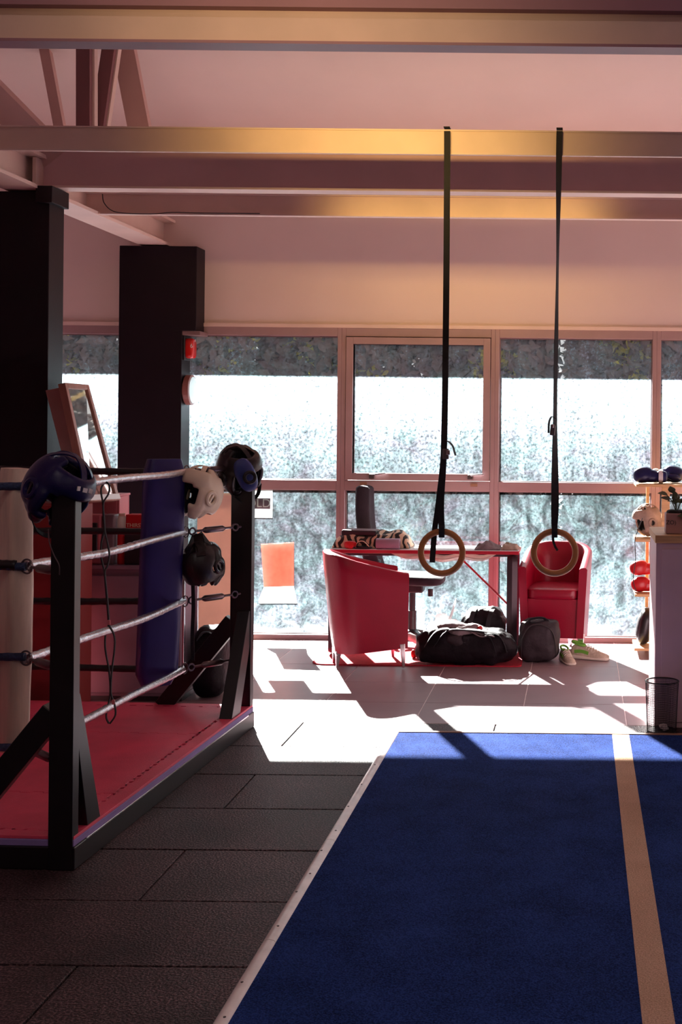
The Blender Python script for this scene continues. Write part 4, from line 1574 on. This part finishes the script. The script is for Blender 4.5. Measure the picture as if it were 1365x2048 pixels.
zr = 0.0085
d1 = duffel('duffel_bag', 'large open black duffel bag on the floor in front of the desk', (-0.725, 8.30, 0.009), (0.64, 0.24, 0.225), R(-2), 'nylon_black', 1.7)
MB().ell((-0.70, 8.30, 0.205), (0.20, 0.10, 0.055), (R(-6), R(12), 0), 36, 16, e=0.8, disp=0.03, dsc=12, seed=5).build('clothes_bundle', 'cloth_grey', d1)
MB().ell((-0.77, 8.21, 0.17), (0.075, 0.035, 0.035), (0, R(10), 0), 24, 12, e=0.8, disp=0.012, dsc=22, seed=2).build('grey_pouch', 'nylon_grey', d1)
for a, b in ((-0.98, -0.52), (-0.92, -0.45)):
    q = MB()
    ribbon(q, [(a, 8.19, 0.13), (a + 0.08, 8.185, 0.235), (a + 0.2, 8.20, 0.245), (b - 0.06, 8.185, 0.215), (b, 8.19, 0.10)], 0.025, 0.004, (0, 1, 0.3), 5)
    q.build('handle', 'webbing_black', d1)
q = MB().tube(smooth_path([(-0.80, 8.195, 0.225), (-0.70, 8.19, 0.235), (-0.62, 8.19, 0.20), (-0.55, 8.19, 0.205), (-0.47, 8.20, 0.165)]), 0.0045, 6)
q.build('zip_edge', 'cloth_grey', d1)
MB().ell((-0.63, 8.24, 0.245), (0.018, 0.018, 0.018), nu=14, nv=8).build('red_ball', 'plastic_red', d1)
d2 = duffel('backpack', 'black backpack behind the open duffel under the desk', (-0.635, 8.68, zr), (0.29, 0.24, 0.30), R(6), 'nylon_black', 6.1)
for k in range(2):
    q = MB()
    x = -0.71 + 0.12 * k
    ribbon(q, [(x, 8.55, 0.08), (x - 0.01, 8.52, 0.2), (x + 0.01, 8.57, 0.30), (x + 0.02, 8.66, 0.31)], 0.03, 0.005, (1, 0, 0), 5)
    q.build('shoulder_strap', 'webbing_black', d2)
d3 = duffel('backpack', 'dark grey rounded backpack between the desk leg and the far tub chair', (-0.255, 8.44, 0.0005), (0.27, 0.20, 0.275), R(-4), 'nylon_grey', 9.4)
MB().tube(smooth_path([(-0.34, 8.39, 0.23), (-0.31, 8.37, 0.285), (-0.23, 8.38, 0.295), (-0.19, 8.41, 0.26)]), 0.009, 6, flat=(1.7, 0.6)).build('handle', 'webbing_black', d3)
MB().tube(smooth_path([(-0.365, 8.36, 0.03), (-0.36, 8.335, 0.16), (-0.31, 8.335, 0.245), (-0.23, 8.335, 0.255), (-0.16, 8.345, 0.20), (-0.135, 8.36, 0.06)]), 0.004, 6).build('zip', 'plastic_black', d3)
pg = thing('plastic_bag', 'crumpled clear plastic bag against the lower window pane under the desk', 'plastic bag', (-0.91, 8.66, zr))
MB().ell((-0.91, 8.66, 0.13), (0.10, 0.07, 0.13), nu=26, nv=16, e=0.9, disp=0.05, dsc=14, seed=3, flatbot=zr + 0.001).build('film', 'plastic_bag', pg)
MB().tube(smooth_path([(-0.865, 8.66, 0.24), (-0.845, 8.66, 0.30), (-0.825, 8.67, 0.38)]), [0.03] * 8 + [0.024] * 6 + [0.008] * 3, 8, flat=(1.0, 0.3)).build('neck', 'plastic_bag', pg)
tag(MB().tube([P(818, 1272, 8.62), P(842, 1284, 8.56)], 0.026, 14).build('tube_roll', 'edge_white', bevel=0.002), 'short pale cardboard tube on the rug between chair and duffel', 'tube')
rbq = P(829, 1297, 8.46)
tag(MB().ell((rbq.x, 8.46, zr + 0.028), (0.022, 0.024, 0.028), nu=16, nv=10, e=0.9, disp=0.004, dsc=40).build('small_ball', 'plastic_red'), 'small red ball on the rug beside the duffel bag', 'ball')


def sneaker(label, loc, rz, s=1.0):
    root = thing('sneaker', label, 'shoe', loc, rz, 'pair of trainers by the far tub chair')
    # stations along the length: x, half width, sole height, upper height
    st = [(-0.135, 0.026, 0.030, 0.070), (-0.115, 0.034, 0.032, 0.098), (-0.08, 0.037, 0.030, 0.100), (-0.04, 0.036, 0.026, 0.092),
          (0.0, 0.039, 0.022, 0.082), (0.04, 0.044, 0.020, 0.066), (0.08, 0.045, 0.020, 0.052), (0.115, 0.036, 0.022, 0.042), (0.135, 0.018, 0.026, 0.034)]
    for part, m_, lo, hi in (('sole', 'shoe_sole', None, None), ('upper', 'shoe_mesh', 1, 1)):
        vs_, fs = [], []
        n = 14
        for x, w, zs, zu in st:
            for j in range(n):
                a = 2 * math.pi * j / n
                cx_, sx_ = math.cos(a), math.sin(a)
                if part == 'sole':
                    y = w * 1.06 * math.copysign(abs(cx_) ** 0.5, cx_)
                    z = zs / 2 + zs / 2 * math.copysign(abs(sx_) ** 0.4, sx_)
                else:
                    y = w * 0.97 * math.copysign(abs(cx_) ** 0.8, cx_)
                    z = zs * 0.7 + max(0, sx_) ** 0.8 * (zu - zs * 0.7) - (0 if sx_ > 0 else 0.004)
                    if sx_ > 0.5:
                        y *= 0.85
                vs_.append((x * s, y * s, z * s))
        for i in range(len(st) - 1):
            for j in range(n):
                fs.append((i * n + j, i * n + (j + 1) % n, (i + 1) * n + (j + 1) % n, (i + 1) * n + j))
        fs.append(tuple(range(n))[::-1])
        fs.append(tuple((len(st) - 1) * n + j for j in range(n)))
        MB().add(vs_, fs).build(part, m_, root, world=False, sub=1, smooth=180)
    cpts = [(0.045 * math.cos(a) * s - 0.08 * s, 0.027 * math.sin(a) * s, (0.100 - 0.012 * math.cos(a)) * s) for a in [2 * math.pi * k / 20 for k in range(20)]]
    MB().tube(cpts, 0.008 * s, 8, closed=True).build('collar', 'shoe_green', root, world=False)
    for k in range(5):
        x = (-0.02 + 0.018 * k) * s
        zt = (0.094 - 0.0095 * k) * s
        MB().tube(smooth_path([(x, -0.03 * s, zt - 0.018 * s), (x + 0.004, -0.012 * s, zt), (x + 0.006, 0.012 * s, zt), (x, 0.03 * s, zt - 0.018 * s)], 4), 0.0032 * s, 6).build('lace', 'shoe_sole', root, world=False)
    for sg in (-1, 1):
        q = MB()
        ribbon(q, [(-0.10 * s, sg * 0.0315 * s, 0.05 * s), (-0.05 * s, sg * 0.034 * s, 0.055 * s), (0.0, sg * 0.0365 * s, 0.045 * s)], 0.022 * s, 0.004, (0, 0, 1), 4)
        q.build('side_stripe', 'shoe_green', root, world=False)
    return root


sneaker('beige running shoe with green trim lying toe to the right near the far tub chair', (0.085, 8.53, 0.0), R(-20), 1.0)
sneaker('beige and green running shoe tucked behind its partner next to the grey backpack', (-0.065, 8.40, 0.0), R(-72), 0.85)

# ================================================================== GYM RINGS


def gym_ring(label, xr, yr, top_x, wide, tail):
    c = P(xr, yr, 6.20)
    root = thing('gym_ring', label, 'gym ring', (c.x, c.y, c.z - 0.117), group='gym rings hanging from the beam')
    MB().torus(c, 0.1015, 0.0155, (0.05, 1, 0), 56, 14).build('hoop', 'wood_ring', root)
    tp = P(top_x, 262, 6.20)
    ztop = bB.location.z + 0.0
    ys_ = 6.20 - 0.022
    bc = MB()
    sw = 0.030
    return root, c, tp


def strap(root, pts, width, wdirs, name='strap'):
    q = MB()
    ribbon(q, pts, width, 0.0028, wdirs, 10)
    return q.build(name, 'webbing_black', root)


Yf, Yk = 6.175, 6.228
r1, c, tp = gym_ring('wooden gym ring on the left black strap', 884, 1105, 895, 0, 0)
zb = zat(257, 6.20, 895)
strap(r1, [P(895, 262, Yf), P(895, 310, Yf), P(893, 600, Yf), P(889, 880, Yf), P(883, 1000, 6.185), P(884, 1056, 6.185)], 0.030, Vector((1, 0, 0)))
strap(r1, [P(897, 262, Yk), P(896, 310, Yk), P(893, 600, Yk), P(889, 880, Yk), P(878, 1000, 6.215), P(870, 1060, 6.21), P(865, 1125, 6.205)], 0.027, Vector((1, 0.25, 0)))
strap(r1, [P(884, 1075, 6.18), P(884, 1064, 6.172), P(884, 1052, 6.18), P(884, 1050, 6.20), P(884, 1056, 6.225)], 0.028, Vector((1, 0, 0)), 'loop')
MB().box(tp.x - 0.015, tp.x + 0.015, Yf - 0.002, Yk + 0.002, zb, zb + 0.004).build('beam_wrap', 'webbing_black', r1)
bk_ = MB().obox(P(892, 908, 6.165), (0.030, 0.014, 0.050)).build('buckle', 'steel_dark', r1, bevel=0.004)
MB().obox(P(897, 905, 6.155), (0.018, 0.008, 0.022)).build('buckle_lever', 'chrome', bk_, bevel=0.002)
strap(r1, [P(894, 882, 6.17), P(899, 884, 6.165), P(906, 892, 6.16), P(910, 905, 6.16), P(912, 911, 6.16)], 0.020, Vector((0.3, 1, 0)), 'strap_tail')

r2, c, tp = gym_ring('wooden gym ring on the right twisted black strap', 1110, 1105, 1120, 0, 0)
strap(r2, [P(1120, 262, Yf), P(1119, 310, Yf), P(1116, 520, Yf), P(1113, 700, Yf), P(1110, 850, 6.18), P(1109, 1000, 6.185), P(1110, 1056, 6.185)], 0.030,
      [Vector(v) for v in ((1, 0, 0), (0.95, 0.3, 0), (0.35, 1, 0), (0.6, 0.8, 0), (0.5, 0.9, 0), (0.9, 0.3, 0), (1, 0, 0))])
strap(r2, [P(1122, 262, Yk), P(1120, 310, Yk), P(1117, 520, Yk), P(1114, 700, Yk), P(1112, 850, 6.215), P(1113, 1000, 6.215), P(1110, 1056, 6.215)], 0.027,
      [Vector(v) for v in ((1, 0, 0), (0.8, 0.5, 0), (0.2, 1, 0), (0.4, 0.9, 0), (0.5, 0.9, 0), (0.9, 0.3, 0), (1, 0, 0))])
strap(r2, [P(1110, 1075, 6.18), P(1110, 1064, 6.172), P(1110, 1052, 6.18), P(1110, 1050, 6.20), P(1110, 1056, 6.225)], 0.028, Vector((1, 0, 0)), 'loop')
strap(r2, [P(1107, 1066, 6.175), P(1107, 1080, 6.17), P(1111, 1093, 6.17), P(1116, 1101, 6.17)], 0.012, Vector((1, 0.6, 0)), 'strap_tail')
MB().box(tp.x - 0.015, tp.x + 0.015, Yf - 0.002, Yk + 0.002, zb, zb + 0.004).build('beam_wrap', 'webbing_black', r2)
bk_ = MB().obox(P(1106, 860, 6.165), (0.024, 0.016, 0.052), (0, R(5), 0)).build('buckle', 'steel_dark', r2, bevel=0.004)
MB().obox(P(1106, 852, 6.155), (0.012, 0.008, 0.018)).build('buckle_lever', 'chrome', bk_, bevel=0.002)
strap(r2, [P(1112, 836, 6.17), P(1104, 834, 6.165), P(1099, 845, 6.16), P(1098, 866, 6.16)], 0.020, Vector((0.4, 1, 0)), 'strap_tail')

# ================================================================== RIGHT EDGE
# steel cabinet
cab = thing('steel_cabinet', 'pale steel cabinet with wooden top at the right edge', 'cabinet', (0.78, 6.9, 0))
XC0, XC1, YC0, YC1, CH = 0.402, 1.20, 6.60, 7.16, 0.985
MB().box(XC0, XC1, YC0 + 0.012, YC1, 0.0, CH - 0.03).build('body', 'cabinet_white', cab, bevel=0.003)
MB().box(XC0 + 0.03, XC1 - 0.03, YC0 + 0.004, YC0 + 0.014, 0.03, CH - 0.06).build('door', 'cabinet_white', cab, bevel=0.003)
MB().box(XC0 - 0.006, XC1 + 0.006, YC0 - 0.004, YC1 + 0.004, CH - 0.03, CH + 0.01).build('top', 'pine', cab, bevel=0.003)
# potted plant
pt = thing('potted_plant', 'leafy plant in a square printed pot on the steel cabinet', 'plant', P(1350, 1052, 6.75))
px0, px1 = P(1331, 1050, 6.75).x, P(1331, 1050, 6.75).x + 0.12
pz0, pz1 = CH + 0.0105, CH + 0.118
pm = MB()
pm.box(px0, px1, 6.68, 6.80, pz0, pz1)
pm.build('pot', 'pot', pt, bevel=0.005)
MB().ell(((px0 + px1) / 2, 6.74, pz1), (0.054, 0.054, 0.016), nu=20, nv=8, e=0.5, disp=0.004, dsc=40).build('soil', 'soil', pt)
lettering('lettering', 'ZO)', 0.030, Matrix.Translation((px0 + 0.027, 6.679, pz0 + 0.060)) @ Matrix.Rotation(R(90), 4, 'X'), 'plastic_black', pt)
rnd = random.Random(4)
stem = MB()
base = Vector(((px0 + px1) / 2, 6.74, pz1))
tips = []
for k in range(6):
    a = k * 1.05 + 0.3
    tip = base + Vector((0.055 * math.cos(a) + rnd.uniform(-.02, .02), 0.04 * math.sin(a), rnd.uniform(0.07, 0.125)))
    stem.tube(smooth_path([base, base.lerp(tip, 0.5) + Vector((0, 0, 0.02)), tip], 4), 0.0028, 6)
    tips += [tip, base.lerp(tip, 0.65) + Vector((rnd.uniform(-.02, .02), 0, 0.01))]
tips.append(base + Vector((0.018, -0.072, -0.005)))
stem.build('stems', 'leaf_green', pt)
for tip in tips:
    d = (tip - base)
    d.z *= 0.3
    d = (d + Vector((rnd.uniform(-.02, .02), rnd.uniform(-.03, .0), 0))).normalized()
    nrm = Vector((rnd.uniform(-.3, .3), -0.55, 1)).normalized()
    s_ = d.cross(nrm).normalized()
    nl = s_.cross(d)
    L_, W_ = rnd.uniform(0.045, 0.062), rnd.uniform(0.017, 0.023)

    def leaf(u, v, tip=tip, d=d, s_=s_, nl=nl, L_=L_, W_=W_):
        w = W_ * math.sin(math.pi * min(1, u ** 0.75)) * (2 * v - 1)
        return tip + d * (u * L_ - 0.3 * L_) + s_ * w + nl * (-0.012 * u * u + 0.18 * abs(w))
    MB().grid(leaf, 8, 4).build('leaf', 'leaf_green', pt, solid=0.0012, smooth=180)

# pine shelf by the window
SY0, SY1 = 8.62, 8.98
su = thing('shelf_unit', 'pine open shelf unit of sports gear by the window behind the steel cabinet', 'shelf', (0.85, 8.8, 0))
SX0, SX1 = 0.385, 1.35
SZ = [0.060, 0.425, 0.795, 1.165]
for z in SZ:
    MB().box(SX0, SX1, SY0, SY1, z - 0.018, z).build('shelf_board', 'pine', su, bevel=0.002)
for x, y in ((0.560, SY0 + 0.02), (0.470, SY1 - 0.05), (1.27, SY0 + 0.02), (1.27, SY1 - 0.05)):
    w_ = 0.055 if y < 8.7 else 0.022
    prev = 0.0
    for z in SZ:
        if z - 0.018 - prev > 0.005:
            MB().box(x, x + w_, y, y + 0.03, prev, z - 0.018).build('upright', 'pine', su, bevel=0.002)
        prev = z


def glove(label, loc, rot, m, cuff='logo_white', s=1.0, group='boxing gloves on the shelves'):
    """boxing glove: fist towards +x, cuff towards -x"""
    root = thing('boxing_glove', label, 'boxing glove', loc, 0, group)
    mt = Euler(rot).to_matrix()
    rt = Euler(rot)

    def T(p):
        return mt @ (Vector(p) * s) + Vector(loc)

    def E(c, rad, r2=(0, 0, 0), e=1.0):
        return MB().ell(T(c), [k * s for k in rad], (mt @ Euler(r2).to_matrix()).to_euler(), 24, 14, e)
    E((0.055, 0, 0.060), (0.075, 0.055, 0.058), (0, R(8), 0), 0.85).build('fist', m, root)
    E((0.010, 0, 0.052), (0.075, 0.045, 0.046), (0, 0, 0), 0.8).build('palm', m, root)
    E((0.045, -0.052, 0.040), (0.052, 0.022, 0.024), (0, R(10), R(12)), 0.9).build('thumb', m, root)
    E((-0.075, 0, 0.048), (0.042, 0.042, 0.042), (0, 0, 0), 0.6).build('cuff', m, root)
    q = MB()
    pts = [T((-0.070, 0.0455 * math.cos(a), 0.048 + 0.0455 * math.sin(a))) for a in [2 * math.pi * k / 20 for k in range(20)]]
    q.tube(pts, 0.012 * s, 6, closed=True, flat=(0.35, 1.5), up=mt @ Vector((1, 0, 0)))
    q.build('wrist_band', cuff, root)
    return root


glove('navy boxing glove with its fist to the left on the top shelf', Vector((P(1303, 971, 8.72).x, 8.72, SZ[3] + 0.003)), (0, 0, R(176)), 'leather_blue', 'logo_white', 0.95)
glove('navy boxing glove with pale wrist band lying behind its partner', Vector((P(1332, 971, 8.83).x, 8.84, SZ[3] + 0.003)), (0, 0, R(10)), 'leather_blue', 'label_cream', 1.0)
glove('red boxing glove lying on the third shelf down', Vector((0.475, 8.73, SZ[1] + 0.001)), (0, 0, R(178)), 'plastic_red', 'plastic_red', 0.88)
glove('red boxing glove stacked on top of another red glove', Vector((0.465, 8.74, SZ[1] + 0.112)), (0, 0, R(184)), 'plastic_red', 'plastic_red', 0.88)
headgear('shelf_headgear', 'beige and black head guard on the second shelf by the window', (0.475, 8.80, SZ[2] + 0.115), (R(10), 0, R(-70)), 'cloth_beige', 'lining_black', 0.80, ear='leather_black', group=None, straps=False)
mt_ = thing('punch_pad', 'black curved punch pad standing on the bottom shelf', 'punch pad', (0.46, 8.80, SZ[0]))
MB().ell((0.465, 8.80, SZ[0] + 0.125), (0.055, 0.10, 0.125), (0, R(10), 0), e=0.75, flatbot=SZ[0] + 0.001).build('pad', 'leather_black', mt_)
MB().ell((0.442, 8.795, SZ[0] + 0.125), (0.038, 0.075, 0.098), (0, R(10), 0), e=0.75).build('face', 'nylon_grey', mt_)
tag(MB().tube(smooth_path([P(1286, 1036, 8.60), P(1277, 1060, 8.60), P(1271, 1080, 8.60), P(1272, 1120, 8.60), P(1268, 1150, 8.60), P(1268, 1165, 8.60), P(1273, 1182, 8.61)]), 0.003, 6).build('cord', 'plastic_black'),
    'thin black cord hanging in front of the pine shelves', 'cord')

# waste bin
bc_ = Vector(((P(1324, 1462, 6.52)).x, 6.517, 0.0))
wb = thing('waste_bin', 'round black wire mesh waste bin in front of the steel cabinet', 'bin', bc_)
ms = MB()
n, hN, r0, r1_, hh = 72, 28, 0.074, 0.0845, 0.255
for i in range(hN + 1):
    t = i / hN
    for j in range(n):
        a = 2 * math.pi * j / n
        r_ = r0 + (r1_ - r0) * t
        ms.v.append(bc_ + Vector((r_ * math.cos(a), r_ * math.sin(a), 0.006 + hh * t)))
for i in range(hN):
    for j in range(n):
        ms.f.append((i * n + j, i * n + (j + 1) % n, (i + 1) * n + (j + 1) % n, (i + 1) * n + j))
mo = ms.build('mesh_wall', 'bin_wire', wb, smooth=0)
wf = mo.modifiers.new('wire', 'WIREFRAME')
wf.thickness = 0.0017
wf.use_replace = True
MB().torus(bc_ + Vector((0, 0, 0.006 + hh)), r1_, 0.004, (0, 0, 1), 40, 8).build('rim', 'bin_wire', wb)
MB().lathe([(0.072, 0.0), (0.076, 0.004), (0.076, 0.014), (0.02, 0.012)], bc_, 40).build('base', 'bin_wire', wb)
tag(MB().ell(bc_ + Vector((0.012, -0.02, 0.033)), (0.022, 0.016, 0.016), nu=16, nv=10, disp=0.012, dsc=60).build('paper_ball', 'paper'), 'crumpled scrap of paper at the bottom of the waste bin', 'paper')

# ================================================================== ADDED FILL LAMPS
# added warm lamps, hidden behind beams to give the next beam a yellow glow
def beam_fill(name, label, c, aim, L_, power, sy=0.05, col=(1.0, 0.66, 0.20)):
    root = thing(name, label, 'lamp', c)
    c = Vector(c)
    MB().box(c.x - L_ / 2, c.x + L_ / 2, c.y - 0.03, c.y, c.z - 0.03, c.z + 0.03).build('housing', 'plastic_black', root, bevel=0.004)
    for dx in (-0.3, 0.3):
        MB().box(c.x + dx - 0.02, c.x + dx + 0.02, c.y - 0.062, c.y - 0.03, c.z - 0.01, c.z + 0.01).build('bracket', 'plastic_black', root)
    la = bpy.data.lights.new('beam_fill_light', 'AREA')
    la.shape = 'RECTANGLE'
    la.size = L_
    la.size_y = sy
    la.energy = power
    la.color = col
    la.spread = R(55)
    o = bpy.data.objects.new('beam_fill_light', la)
    COL.objects.link(o)
    o.parent = root
    o.location = (0, 0.004, 0)
    o.rotation_euler = Vector(aim).to_track_quat('-Z', 'Y').to_euler()


beam_fill('beam_fill_lamp', 'added warm fill lamp hidden behind the nearest ceiling beam', (-0.95, 4.535, zat(96, 4.47) + 0.075), (0, 1, 0), 1.3, 3.4)
beam_fill('beam_fill_lamp', 'added warm fill lamp hidden behind the mauve ceiling beam', (-0.70, 7.065, zat(385, 7.0) + 0.075), (0, 1, -0.12), 1.6, 1.0)
beam_fill('beam_fill_lamp', 'added warm fill lamp hidden behind the beam over the camera', (-0.95, 2.805, zat(96, 4.47) + 0.075), (0, 1, 0), 1.3, 1.4, col=(1.0, 0.70, 0.36))


# unseen fill lamps added overhead to lift the shadows, shaped as battens
def fill_batten(label, x, y, power):
    zc = 5.0 - (3.4 - y) * 0.8 / 10.6 - 0.03
    root = thing('fill_lamp', label, 'lamp', (x, y, zc - 0.09), group='added fill lamps under the hall ceiling')
    MB().box(x - 0.75, x + 0.75, y - 0.08, y + 0.08, zc - 0.06, zc + 0.05).build('housing', 'render_white', root, bevel=0.006)
    la = bpy.data.lights.new('fill_light', 'AREA')
    la.shape = 'RECTANGLE'
    la.size, la.size_y = 1.45, 0.14
    la.energy = power
    la.color = (1.0, 0.80, 0.76)
    o = bpy.data.objects.new('fill_light', la)
    COL.objects.link(o)
    o.parent = root
    o.location = (0, 0, 0.025)


for x, nm in ((-2.2, 'left'), (2.2, 'right')):
    fill_batten('added white fill lamp on the %s of the ceiling just behind the viewer' % nm, x, 1.2, 12)
    fill_batten('added white fill lamp on the %s of the ceiling at the rear of the hall' % nm, x, -2.6, 20)
